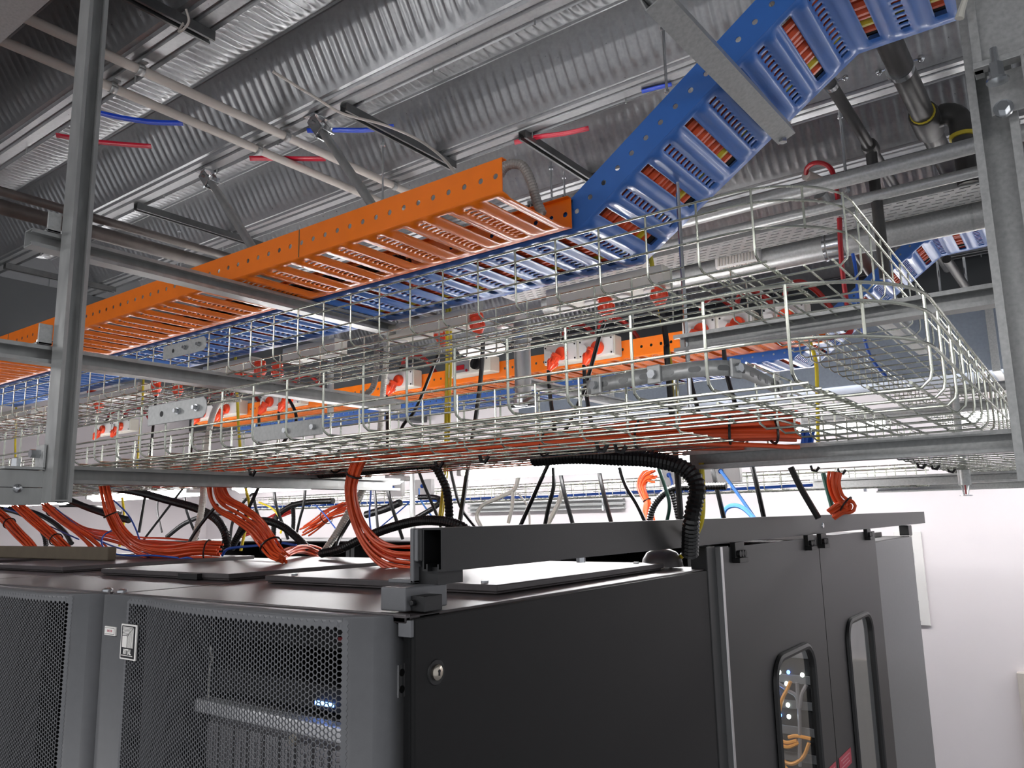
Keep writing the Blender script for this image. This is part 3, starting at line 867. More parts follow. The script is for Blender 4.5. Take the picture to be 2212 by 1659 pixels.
# red hose loop and riser
tag(obj('red_hose', MB().tube(spl(aty([(1741, 376, 2.8), (1744, 362, 2.78), (1760, 352, 2.76), (1780, 354, 2.75), (1796, 367, 2.75), (1804, 395, 2.75), (1812, 450, 2.78), (1815, 520, 2.8), (1820, 590, 2.85), (1830, 660, 2.9), (1838, 716, 2.9), (1800, 728, 2.9), (1760, 735, 2.9)]), 8), .0085, 8), 'red', smooth=True), 'red hose looping up behind the basket bend and hanging down', 'hose')
a = at(1741, 378, 'y', 2.8)
tag(obj('pipe_stub', MB().cyl(a, a + V((.06, .14, -.02)), .019, 12), 'conduit', smooth=True), 'pale pipe stub that feeds the red hose loop', 'pipe')
tag(obj('blue_hose', MB().tube(spl(aty([(1842, 548, 2.9), (1848, 580, 2.9), (1853, 630, 2.9), (1860, 700, 2.95), (1880, 770, 3.0), (1915, 815, 3.0)]), 8), .006, 7), 'cable_b', smooth=True), 'dark blue hose hanging beside the red hose behind the basket bend', 'hose')
tag(obj('brace_tube', MB().cyl(at(1772, 420, 'y', 3.3), at(1960, 700, 'y', 3.9), .028, 14), 'strut', smooth=True), 'grey leaning tube behind the upper basket bend', 'brace')
tag(obj('sprinkler_pipe', MB().cyl(at(2045, 560, 'y', 4.0), at(2090, 625, 'y', 4.4), .020, 12).cyl(at(2035, 635, 'y', 4.4), at(2090, 622, 'y', 4.4), .013, 10), 'pipe', smooth=True), 'short bent pipe at the dark ceiling edge left of the right post', 'pipe')
# vertical grey pipe and disc
c = at(1128, 745, 'y', 2.3); c2 = at(1131, 858, 'y', 2.3)
t = thing('vertical_pipe', 'stout grey vertical pipe section in the middle, ending in clamped coupling', 'pipe', (c.x, 2.3, c2.z))
obj('tube', MB().cyl((c.x, 2.3, c2.z), (c.x, 2.3, c.z + .09), .031, 20), 'strut', t, smooth=True)
obj('coupling', MB().tube([V((c.x - .06, 2.3, c2.z - .02)), V((c.x + .06, 2.3, c2.z - .02))], [.02, .02], 14).tube([V((c.x, 2.3, c2.z - .035)), V((c.x, 2.3, c2.z - .03)), V((c.x, 2.3, c2.z + .005))], [.03, .037, .037], 18).cyl((c.x + .03, 2.27, c2.z - .02), (c.x + .085, 2.25, c2.z - .01), .013, 8), 'bolt', t, smooth=True)
obj('top_coupling', MB().tube([V((c.x, 2.3, c.z + .02)), V((c.x, 2.3, c.z + .055))], .037, 18).cyl((c.x, 2.3, c.z + .09), (c.x - .25, 2.5, c.z + .16), .028, 16), 'bolt', t, smooth=True)
c = at(1040, 755, 'y', 2.5)
t = thing('wireless_disc', 'round white ceiling disc unit hanging left of the stout vertical pipe', 'access point', c)
obj('dome', MB().tube([c + V((0, 0, -.018)), c + V((0, 0, -.014)), c + V((0, 0, .0)), c + V((0, 0, .012))], [.075, .092, .1, .1], 28), 'white', t, smooth=True)
obj('stem', MB().cyl(c + V((0, 0, .012)), c + V((0, 0, .3)), .01, 8), 'strut', t)

# ================================================================== power outlets
def plug_down(t, p, s=1.0, tilt=(0, 0, -1), m='plug'):
    d = V(tilt).normalized(); p = V(p)
    prof = [(0, .023), (.012, .024), (.013, .021), (.030, .021), (.031, .0235), (.046, .0235), (.058, .018), (.070, .012), (.078, .010)]
    pl = obj('plug', MB().tube([p + d * a * s for a, r in prof], [r * s for a, r in prof], 14), m, t, smooth=True)
    u = d.orthogonal().normalized(); w = d.cross(u); b = MB()
    for k in range(10):
        an = k * PI / 5; e = u * math.cos(an) + w * math.sin(an); q = p + d * .0385 * s + e * .0235 * s
        b.obox(q, e * .0022 * s, d * .0075 * s, d.cross(e) * .003 * s)
    obj('grip_rib', b, m, pl)
    return p + d * .078 * s


def cord(label, pts, r=.006, m='cable_k', group='hanging power cords', name='power_cable', k=8):
    return tag(obj(name, MB().tube(spl(pts, k), r, 7), m, smooth=True), label, 'cable', group)


GO = 'outlet boxes under the nearer blue ladder'
def outlet_near(label, pa, pb, plugs, Y=1.985):
    a, c = at(*pa, 'y', Y), at(*pb, 'y', Y)
    z = .655
    t = thing('outlet_box', label, 'outlet box', ((a.x + c.x) / 2, Y, z), GO)
    obj('housing', MB().box(a.x, c.x, 1.925, 1.99, z - .028, z + .03), 'cream', t, bevel=.004)
    n = max(1, int(round((c.x - a.x) / .1)))
    b = MB()
    for i in range(n):
        x = a.x + (c.x - a.x) * (i + .5) / n; b.cyl((x, 1.957, z - .028), (x, 1.957, z - .034), .026, 18)
    obj('socket', b, 'white', t, smooth=True)
    ends = []
    for (px, py) in plugs:
        p = at(px, py, 'y', 1.96); ends.append(plug_down(t, V((p.x, 1.957, p.z)), 1.0, tilt=(.12, 0, -1)))
    return ends


e1 = outlet_near('long cream outlet box below the foot of the rising blue ladder', (1180, 620), (1432, 562), [(1307, 640), (1420, 612)], 1.93)
e2 = outlet_near('cream outlet box left of the long one, by the yellow earth cable', (835, 705), (1010, 662), [(952, 702), (1030, 680)], 1.93)
e3 = outlet_near('cream outlet box in the middle of the near blue ladder, with a black strap end', (612, 757), (725, 728), [(600, 785), (563, 782)], 1.93)
e4 = outlet_near('cream outlet box just left of the four red plugs', (440, 790), (545, 765), [(520, 790), (535, 800)], 1.93)
e5 = outlet_near('cream outlet box right of the left post below the blue ladder', (170, 850), (300, 818), [(338, 822), (385, 825)], 1.93)
e6 = outlet_near('cream outlet box left of the left post below the blue ladder', (-10, 892), (70, 872), [(200, 845), (215, 860)], 1.93)
cord('black cord dropping from the right plug of the long outlet box', [e1[1], e1[1] + V((.01, 0, -.1))] + aty([(1440, 760, 1.95), (1450, 880, 1.95), (1462, 1010, 1.9), (1472, 1135, 1.9)]), .008)
cord('black cord slanting left from the left plug of the long outlet box', [e1[0]] + aty([(1300, 710, 1.97), (1255, 860, 2.0), (1184, 1003, 2.0), (1122, 1140, 2.0)]), .0065)
cord('black cord hanging straight down behind the round white disc', [e2[1]] + aty([(1043, 740, 1.97), (1035, 850, 1.97), (1013, 996, 1.95), (990, 1150, 1.9)]), .0075)
cord('black cord slanting down left beside the yellow earth cable', [e2[0]] + aty([(945, 770, 2.0), (900, 880, 2.0), (870, 920, 2.0), (860, 960, 2.0)]), .006)
cord('black cord from the middle red plugs down to the rack roofs', [e3[0]] + aty([(640, 900, 1.95), (610, 960, 1.9), (560, 1050, 1.9), (500, 1180, 1.85)]), .0065)
cord('black cord from the leftmost visible plugs down behind the post', [e5[0]] + aty([(330, 930, 1.9), (320, 1030, 1.9), (300, 1150, 1.85)]), .0065)

GO2 = 'double sockets on the farther orange rail'
def outlet_far(label, pxs, y=3.0, n=2, plugs=True, zc=.742):
    a, c = at(pxs[0], 760, 'y', y), at(pxs[1], 760, 'y', y)
    xa, xb = a.x, c.x
    t = thing('double_socket', label, 'socket', ((xa + xb) / 2, y, zc), GO2)
    obj('housing', MB().box(xa, xb, y - .03, y + .035, zc - .047, zc + .045), 'cream', t, bevel=.005)
    outs = []
    for i in range(n):
        x0, x1 = xa + (xb - xa) * i / n, xa + (xb - xa) * (i + 1) / n; xm = (x0 + x1) / 2
        fp = obj('face_plate', MB().box(x0 + .006, x1 - .006, y - .036, y - .03, zc - .041, zc + .039), 'white', t, bevel=.003)
        b = MB()
        for sx in (x0 + .015, x1 - .015):
            for sz in (zc - .034, zc + .031): b.cyl((sx, y - .036, sz), (sx, y - .0385, sz), .004, 8)
        obj('screw', b, 'ink', fp)
        q = V((xm + .012, y - .036, zc - .005))
        obj('socket_ring', MB().tube([q, q + V((0, -.012, 0)), q + V((0, -.02, 0))], [.031, .031, .026], 18), 'plug', t, smooth=True)
        obj('rotary_switch', MB().cyl((x0 + .032, y - .036, zc - .004), (x0 + .032, y - .042, zc - .004), .020, 14), 'white', t, smooth=True)
        if plugs: outs.append(plug_down(t, q + V((-.016, -.02, -.008)), 1.05, tilt=(-.45, -.35, -1)))
        k = V((xm, y, zc + .045))
        obj('cable_gland', MB().tube([k, k + V((0, 0, .025)), k + V((0, 0, .035))], [.020, .018, .012], 10), 'gasket', t, smooth=True)
        obj('feed_cable', MB().tube(spl([k + V((0, 0, .03)), k + V((.01, .01, .075)), k + V((.05, .05, .10)), k + V((.10, .09, .06)), k + V((.14, .12, -.01))], 7), .011, 8), 'cable_r', t, smooth=True)
    return outs


p1 = outlet_far('white double socket with orange plugs right of the stout vertical pipe', (1182, 1336))
p2 = outlet_far('white double socket with orange plugs behind the right cross bar', (1482, 1640))
p2b = outlet_far('white socket with an orange plug nearest the farther blue riser', (1655, 1755), n=1, plugs=False)
p3 = outlet_far('white socket with an orange plug left of the slanting black cord, far rail', (838, 902), n=1)
p4 = outlet_far('white double socket with orange plugs far left of the isolator switch', (575, 660))
p5 = outlet_far('white double socket with orange plugs behind the front basket near its joining plate', (430, 530))
p6 = outlet_far('white double socket with orange plugs just right of the left post', (225, 300))
for i, (pp, px, lab) in enumerate(((p1[0], 1205, 'black cord from the left plug of the socket by the stout pipe'), (p1[1], 1290, 'black cord from the right plug of the socket by the stout pipe'), (p2[0], 1506, 'black cord from the left plug behind the right cross bar'), (p2[1], 1612, 'black cord from the right plug behind the right cross bar'),
                                  (p3[0], 860, 'black cord from the far socket beside the yellow earth cable'), (p4[0], 590, 'black cord from the left plug left of the isolator'), (p4[1], 640, 'black cord from the right plug left of the isolator'), (p5[0], 470, 'black cord from a far plug behind the joining plate'))):
    cord(lab, [pp, pp + V((.005, 0, -.12)), pp + V((.06, -.05, -.3)), pp + V((.12, -.1, -.52)), pp + V((.12, 0, -.75))], .009)
# isolator
y = 3.0; a, c = at(978, 800, 'y', y), at(1072, 800, 'y', y)
t = thing('isolator_switch', 'cream isolator box with round black rotary knob and red window on the far orange rail', 'switch', ((a.x + c.x) / 2, y, .70))
obj('housing', MB().box(a.x, c.x, y - .05, y + .03, .708, .79), 'cream', t, bevel=.006)
kx = c.x - .08
obj('rotary_knob', MB().cyl((kx, y - .05, .752), (kx, y - .07, .752), .029, 20).obox((kx, y - .078, .752), (.008, 0, .022), (0, .010, 0), (.005, 0, -.003)), 'gasket', t, smooth=True)
obj('red_window', MB().box(a.x + .07, a.x + .12, y - .054, y - .05, .735, .758), 'red', t)
obj('red_button', MB().cyl((kx - .065, y - .05, .728), (kx - .065, y - .056, .728), .007, 12), 'red', t, smooth=True)
obj('breaker_frame', MB().box(a.x + .05, a.x + .15, y - .052, y - .05, .722, .778), 'server', t)
obj('screw', MB().cyl((a.x + .02, y - .05, .775), (a.x + .02, y - .054, .775), .005, 8).cyl((c.x - .02, y - .05, .775), (c.x - .02, y - .054, .775), .005, 8), 'ink', t)

# ================================================================== lamps
GL = 'tube lamps in a row over the aisle'
def lamp(label, x0, x1, y, z, group=GL, lm='led'):
    t = thing('tube_lamp', label, 'lamp', ((x0 + x1) / 2, y, z), group)
    pr = [V((0, -.075, z + .012)), V((0, -.055, z - .012)), V((0, -.03, z - .025)), V((0, .03, z - .025)), V((0, .055, z - .012)), V((0, .075, z + .012))]
    obj('diffuser', MB().prism([V((x0 + .03, y + p.y, p.z)) for p in pr], (x1 - x0 - .06, 0, 0)), lm, t, bevel=.004)
    obj('housing', MB().box(x0, x1, y - .035, y + .035, z + .0125, z + .05), 'white', t, bevel=.004)
    obj('end_cap', MB().box(x0, x0 + .028, y - .072, y + .072, z - .01, z + .0125).box(x1 - .028, x1, y - .072, y + .072, z - .01, z + .0125), 'white', t, bevel=.004)
    return t


lamp('lit tube lamp over the aisle, directly behind the black ribbed conduit', -2.15, -.95, 2.6, .19)
lamp('lit tube lamp over the aisle, behind the middle orange cable bundles', -3.76, -2.55, 2.6, .19)
lamp('lit tube lamp over the aisle, hidden mostly by the left post foot', -5.36, -4.15, 2.6, .19)
lamp('lit tube lamp over the aisle, last of the row at far left', -6.96, -5.75, 2.6, .19)
for x in (-7.5, -6.0, -4.5, -3.0, -1.5, 0, 1.5): lamp('lit tube lamp behind the back rack row, %s' % {-7.5: 'last one, added at far left to brighten the wall', -6.0: 'last but one, added at far left to brighten the wall', -4.5: 'fifth from the right', -3.0: 'fourth from the right', -1.5: 'third from the right', 0: 'second from the right', 1.5: 'farthest right of the row'}[x], x - .6, x + .6, 5.0, .50, 'tube lamps of the back passage', 'ledb')  # the two leftmost are added to brighten the wall at left
for x in (-3.4, -1.2, 1.0): lamp('unseen lit tube lamp behind the camera over the front passage, %s of the front row' % {-3.4: 'leftmost', -1.2: 'middle', 1.0: 'rightmost'}[x], x - .6, x + .6, -.9, .75, 'unseen tube lamps of the front passage', 'ledf')  # unseen row set behind the camera to light the rack fronts
for x in ():
    tag(obj('hanger_bar', MB().strut((x, 2.6, .30), (x, 2.6, .245), (0, 1, 0)), 'strut'), '%s short strut stub above the aisle lamps' % ('right' if x == -1.0 else 'left'), 'strut', 'lamp hanger stubs')

# ================================================================== racks
ZT = -.125
DP = [(0, .7765), (.08, .7775), (.155, .776), (.21, .764), (.27, .753), (.34, .743), (.42, .736), (.53, .732), (.64, .7325), (.70, .742), (.742, .766), (.752, .785), (.754, .81)]
def dprof(u):
    for (a, ya), (c, yc) in zip(DP, DP[1:]):
        if u <= c: return ya + (yc - ya) * (u - a) / (c - a)
    return DP[-1][1]


HR = .00445
def door_mesh(xl, z0, z1, u0, u1):
    """perforated honeycomb field and plain surround"""
    perf = MB(); W, Hh = 1.5 * HR, math.sqrt(3) * HR
    zt_ = z1 - .0145
    nc = int((u1 - u0) / W); nr = int((zt_ - z0) / Hh)
    def P(u, z): return V((xl + u, dprof(u), z))
    for i in range(-1, nc + 1):
        for j in range(-1, nr + 1):
            cu = u0 + i * W; cz = zt_ - j * Hh - (Hh / 2 if i % 2 else 0)
            if cz < z0: continue
            hole = 0 <= i < nc and 0 <= j
            out = [P(cu + HR * math.cos(k * PI / 3), cz + HR * math.sin(k * PI / 3)) for k in range(6)]
            if hole:
                inn = [P(cu + HR * .84 * math.cos(k * PI / 3), cz + HR * .84 * math.sin(k * PI / 3)) for k in range(6)]
                perf.add(out + inn, [(k, (k + 1) % 6, 6 + (k + 1) % 6, 6 + k) for k in range(6)])
            else: perf.add(out, [tuple(range(6))])
    fr = MB(); ue = DP[-1][0]
    us = sorted(set([p[0] for p in DP] + [ue * i / 60 for i in range(61)]))
    off = V((0, .0006, 0))
    ztop = z1; ua, ub = u0 - W * .5, u0 + (nc - .5) * W
    zt2 = zt_ + Hh * .3
    L = [u for u in us if u < ua] + [ua]; Rr = [ub] + [u for u in us if u > ub]; Tt = [ua] + [u for u in us if ua < u < ub] + [ub]
    for seq, za, zb in ((L, z0 - 1.7, ztop), (Rr, z0 - 1.7, ztop), (Tt, zt2, ztop)):
        fr.grid([[P(u, zb) + off for u in seq], [P(u, za) + off for u in seq]])
    # top return
    fr.grid([[P(u, ztop) + off for u in us], [V((xl + u, .815, ztop)) for u in us]])
    return perf, fr


def rack(label, x0, x1, door=True, front=.82, back=1.86, full=True, group='server racks of the front row', roof=True, pl=None):
    t = thing('server_rack', label, 'server rack', ((x0 + x1) / 2, (front + back) / 2, -ZC), group)
    w = .02
    fr = MB()
    for x in (x0, x1 - .035):
        for y in (front, back - .04): fr.box(x, x + .035, y, y + .04, -ZC + .01, ZT - .004)
    fr.box(x0, x1, front, front + .04, -ZC + .01, -ZC + .08).box(x0, x1, back - .04, back, -ZC + .01, -ZC + .08)
    obj('frame', fr, 'black', t)
    # interior liner
    obj('interior', MB().box(x0 + .02, x0 + .024, front + .04, back - .04, -ZC + .08, ZT - .01).box(x1 - .024, x1 - .02, front + .04, back - .04, -ZC + .08, ZT - .01).box(x0 + .02, x1 - .02, back - .03, back - .026, -ZC + .08, ZT - .01), 'inner', t)
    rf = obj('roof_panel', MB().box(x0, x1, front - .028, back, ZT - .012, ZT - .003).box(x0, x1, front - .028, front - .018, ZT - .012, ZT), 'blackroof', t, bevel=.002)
    return t


R1 = rack('nearest black server rack with a mesh door badge and plain side panel', -1.543, -.765)
R2 = rack('black server rack left of the badged one, its mesh door cut by the left edge', -2.32, -1.553)
R3 = rack('black server rack third from the right in the front row, only roof in view', -3.10, -2.33)
R4 = rack('black server rack fourth from the right in the front row, roof behind the left cables', -3.88, -3.11)
for R_, xl in ((R1, -1.541), (R2, -2.318)):
    pf, fr = door_mesh(xl, -.62, -.1285, .094, .712)
    d = obj('door_surround', fr, 'door', R_, solid=.0015, smooth=True)
    obj('door_mesh', pf, 'door', R_, solid=.0014)
# lid plates on the roofs
for R_, xa, xb in ((R1, -1.46, -.835), (R2, -2.17, -1.60), (R3, -2.95, -2.40), (R4, -3.7, -3.2)):
    obj('lid_plate', MB().box(xa, xb, 1.085, 1.72, ZT - .002, ZT + .002).box(xa - .004, xb + .004, 1.081, 1.724, ZT + .002, ZT + .014), 'blackroof', R_, bevel=.002)
obj('lid_clip', MB().box(-1.78, -1.70, 1.068, 1.081, ZT - .001, ZT + .012), 'gasket', R2)
for x, R_ in ((-1.578, R2), (-1.522, R1)): obj('roof_screw', MB().tube([V((x, .800, ZT)), V((x, .800, ZT + .004)), V((x, .800, ZT + .007))], [.010, .010, .004], 14), 'bolt', R_, smooth=True)
b = MB()
for (x, y) in ((-1.40, 1.11), (-.88, 1.11), (-.88, 1.68)): b.tube([V((x, y, ZT + .014)), V((x, y, ZT + .018))], .007, 10)
obj('lid_screw', b, 'bolt', R1)
# side panel, lock, latch strip
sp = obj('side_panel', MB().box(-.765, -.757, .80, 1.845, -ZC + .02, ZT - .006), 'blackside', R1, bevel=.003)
lk = at(942, 1452, 'x', -.757)
obj('lock', MB().tube([lk, lk + V((.004, 0, 0)), lk + V((.006, 0, 0))], [.0105, .0105, .008], 20), 'brass', sp, smooth=True)
obj('lock_recess', MB().tube([lk + V((-.001, 0, 0)), lk + V((.0012, 0, 0))], [.0185, .0165], 24), 'gasket', sp, smooth=True)
obj('keyhole', MB().obox(lk + V((.0063, 0, 0)), (.0004, 0, 0), (0, .0014, 0), (0, 0, .004)).cyl(lk + V((.006, 0, .002)), lk + V((.0068, 0, .002)), .0022, 8), 'ink', sp)
obj('panel_cap', MB().box(-.781, -.757, .794, .800, ZT - .03, ZT - .008), 'door', R1, bevel=.001)
a = at(866, 1434, 'x', -.789); c = at(866, 1506, 'x', -.789)
obj('latch_strip', MB().box(-.790, -.7865, a.y - .008, a.y + .006, c.z, a.z), 'alu', R1, bevel=.0008)
b = MB()
for q in (.25, .75): b.cyl((-.7865, a.y - .001, a.z + (c.z - a.z) * q), (-.7855, a.y - .001, a.z + (c.z - a.z) * q), .005, 14)
obj('latch_hole', b, 'gasket', R1)
# door labels
def P1(u, z, o=.0): return V((-1.541 + u, dprof(u) - o, z))
la = at(228, 1352, 'y', .775); lb_ = at(250, 1374, 'y', .775)
lab = obj('name_label', MB().box(la.x, lb_.x, .7735, .7768, lb_.z, la.z), 'label', R1, bevel=.0004, label='small white label with red print')
def text(body, name, p, size, m, parent, xdir=(1, 0, 0), up=(0, 0, 1), shear=0.0, bold=0.0, ext=.0003, align='CENTER', sx=1.0):
    cu = bpy.data.curves.new(name, 'FONT'); cu.body = body; cu.size = size; cu.align_x = align; cu.align_y = 'CENTER'; cu.shear = shear; cu.offset = bold; cu.extrude = ext; cu.resolution_u = 3
    tmp = bpy.data.objects.new('tmp', cu); COL.objects.link(tmp)
    dg = bpy.context.evaluated_depsgraph_get(); me = bpy.data.meshes.new_from_object(tmp.evaluated_get(dg))
    COL.objects.unlink(tmp); bpy.data.objects.remove(tmp)
    X, Z = V(xdir).normalized(), V(up).normalized(); N = X.cross(Z)
    mb = MB(); mb.v = [V(p) + X * v.co.x * sx + Z * v.co.y + N * v.co.z for v in me.vertices]; mb.f = [list(f.vertices) for f in me.polygons]
    bpy.data.meshes.remove(me)
    return obj(name, mb, m, parent)


text('RACK 01', 'label_print', ((la.x + lb_.x) / 2, .7732, (la.z + lb_.z) / 2), .0058, 'inkred', lab, sx=.8)
fa = MB(); q = .0006; x0, x1, z0, z1 = la.x + .0016, lb_.x - .0032, lb_.z + .0022, la.z - .0022
for bx in ((x0, x1, z0, z0 + q), (x0, x1, z1 - q, z1), (x1 - q, x1, z0, z1)): fa.box(bx[0], bx[1], .7732, .7735, bx[2], bx[3])
obj('label_border', fa, 'ink', lab)
# maker badge
ba, bb = at(262, 1347, 'y', .770), at(288, 1428, 'y', .770)
bx0, bx1, bz0, bz1 = ba.x, bb.x + .004, bb.z, ba.z
W_, H_ = bx1 - bx0, bz1 - bz0
bd = obj('badge', MB().box(bx0, bx1, .7705, .7735, bz0, bz1), 'label', R1, bevel=.0006, label='white and black maker badge')
def brect(u0, u1, v0, v1, y): return (bx0 + W_ * u0, bx0 + W_ * u1, y - .0004, y, bz0 + H_ * v0, bz0 + H_ * v1)
obj('badge_field', MB().box(*brect(.07, .93, .045, .955, .7705)), 'ink', bd)
b = MB()
for i in range(7):
    v1 = .925 - .036 * i; u1 = .84 - .055 * i
    b.box(*brect(.14, u1, v1 - .022, v1, .7701))
    b.box(*brect(u1 - .030, u1, .34, v1, .7701))
b.box(*brect(.14, .44, .34, .665, .7701)); b.box(*brect(.12, .84, .105, .125, .7701))
obj('badge_arches', b, 'label', bd)
text('RITTAL', 'badge_print', (bx0 + W_ * .48, .7699, bz0 + H_ * .215), .0125, 'label', bd, shear=.2, bold=.0004, sx=.66)
# server inside the badged rack
s0 = at(470, 1530, 'y', .93); s1 = at(775, 1600, 'y', .93)
zs = (s0.z + s1.z) / 2 - .0
sv = thing('server_chassis', 'grey server with a bright front lip and drive bays behind the mesh door', 'server', (-1.2, 1.0, zs - .18))
obj('chassis', MB().box(-1.42, -.86, .935, 1.6, zs - .20, zs + .01), 'server', sv, bevel=.003)
obj('front_lip', MB().box(-1.43, -.85, .905, .935, zs - .004, zs + .02), 'silver', sv, bevel=.004)
for i in range(12):
    for j in range(2):
        x = -1.40 + i * .044
        obj('drive_bay', MB().box(x, x + .034, .915, .935, zs - .10 - j * .09, zs - .02 - j * .09).box(x + .012, x + .022, .911, .915, zs - .085 - j * .09, zs - .035 - j * .09), 'server', sv, bevel=.001)
obj('lock', MB().cyl((-1.13, .905, zs - .012), (-1.13, .899, zs - .012), .009, 14), 'brass', sv)
obj('status_light', MB().box(-.905, -.895, .908, .914, zs - .10, zs - .085).box(-.905, -.895, .908, .914, zs - .075, zs - .06), 'blueled', sv)
q = at(672, 1528, 'y', .90)
sv2 = thing('server_chassis', 'dark shallow unit with a blue light strip above the grey server', 'server', (q.x, .9, q.z))
obj('chassis', MB().box(-1.42, -.86, .93, 1.5, q.z - .012, q.z + .03), 'inner', sv2, bevel=.003)
obj('status_light', MB().box(q.x - .022, q.x + .022, .926, .930, q.z - .003, q.z + .003), 'blueled', sv2)
q = at(690, 1393, 'y', .90)
sv3 = thing('network_switch', 'dark network switch with a faint red light at the top of the rack', 'switch', (q.x, .95, q.z))
obj('chassis', MB().box(-1.42, -.86, .96, 1.3, q.z - .02, q.z + .018), 'inner', sv3, bevel=.003)
obj('port_label', MB().box(q.x - .018, q.x + .014, .956, .96, q.z - .004, q.z + .004), 'red', sv3)
pt = [at(455, 1395, 'y', .86), at(458, 1425, 'y', .87), at(452, 1450, 'y', .86), at(450, 1510, 'y', .87)]
tag(obj('patch_lead', MB().tube(spl(pt, 6), .0022, 6), 'cable_w', smooth=True), 'thin white lead hanging behind the mesh of the badged door', 'cable')

# block and bracket at the rack front corner
t = thing('corner_bracket', 'black L bracket on a grey block at the front corner of the nearest rack', 'bracket', (-.82, .80, ZT))
q0, q1 = at(822, 1262, 'y', .80), at(880, 1319, 'y', .80)
q0, q1 = at(822, 1262, 'y', .812), at(880, 1319, 'y', .812)
obj('block', MB().box(q0.x, q1.x - .004, .812, .90, ZT, at(860, 1261, 'y', .862).z), 'door', t, bevel=.002)
YB = .862
zb = at(860, 1260, 'y', YB).z
def bx(px): return at(px, 1200, 'y', YB).x
obj('foot_plate', MB().box(bx(838), bx(893), YB, .94, zb, zb + .006), 'door', t, bevel=.002)
obj('upright_plate', MB().box(bx(885), bx(893), YB, .94, zb, -.012), 'door', t, bevel=.002)
obj('rubber_strip', MB().box(bx(894), bx(902), YB, .94, -.060, -.013), 'door', t, bevel=.002)
obj('rubber_strip', MB().box(bx(903.5), bx(911.5), YB, .94, -.060, -.013), 'black', t, bevel=.002)
obj('support_web', MB().box(bx(893), bx(934), YB + .012, .93, zb - .001, -.068), 'black', t)
obj('latch', MB().box(q1.x - .003, q1.x + .022, .822, .86, ZT, zb - .012).cyl((q1.x + .004, .815, ZT + .012), (q1.x + .004, .823, ZT + .012), .004, 8), 'black', t, bevel=.001)
p_ = V((bx(872), .89, zb + .006))
obj('bolt', MB().tube([p_, p_ + V((0, 0, .006)), p_ + V((0, 0, .008))], [.009, .009, .005], 8), 'bolt', t)

# beam over the aisle doors
t = thing('door_track_beam', 'long black channel beam spanning over the aisle doors at the row end', 'beam', (-.78, 2.8, -.075))
bx_a, bx_b = at(912.6, 1180, 'y', .864).x, -.762
zt2, zb2 = -.0115, -.0735; th = .003
o = [(bx_a + .010, zb2), (bx_a, zb2), (bx_a, zt2), (bx_b, zt2), (bx_b, zb2), (bx_b - .010, zb2), (bx_b - .010, zb2 + .010), (bx_b - .007, zb2 + .010), (bx_b - .007, zb2 + th), (bx_b - th, zb2 + th), (bx_b - th, zt2 - th), (bx_a + th, zt2 - th), (bx_a + th, zb2 + th), (bx_a + .007, zb2 + th), (bx_a + .007, zb2 + .010), (bx_a + .010, zb2 + .010)]
obj('channel', MB().prism([V((x, .864, z)) for x, z in o], (0, 3.99, 0)), 'black', t)
obj('bolt', MB().cyl((bx_b - .003, .90, -.032), (bx_b - .014, .90, -.032), .009, 6).cyl((bx_b - .014, .90, -.032), (bx_b - .02, .90, -.032), .005, 10), 'bolt', t, smooth=True)
a = at(1777, 1135, 'x', bx_b)
obj('rivet', MB().tube([a, a + V((.003, 0, 0))], [.010, .008], 12), 'bolt', t, smooth=True)
a = at(1255, 1212, 'x', -.79)
obj('stop_bolt', MB().cyl((a.x, a.y, -.0735), (a.x, a.y, -.085), .009, 6), 'bolt', t)
tag(obj('end_block', MB().box(-.80, -.757, 4.33, 4.42, ZT, -.076), 'black', bevel=.003), 'small black block carrying the far end of the track beam', 'bracket')

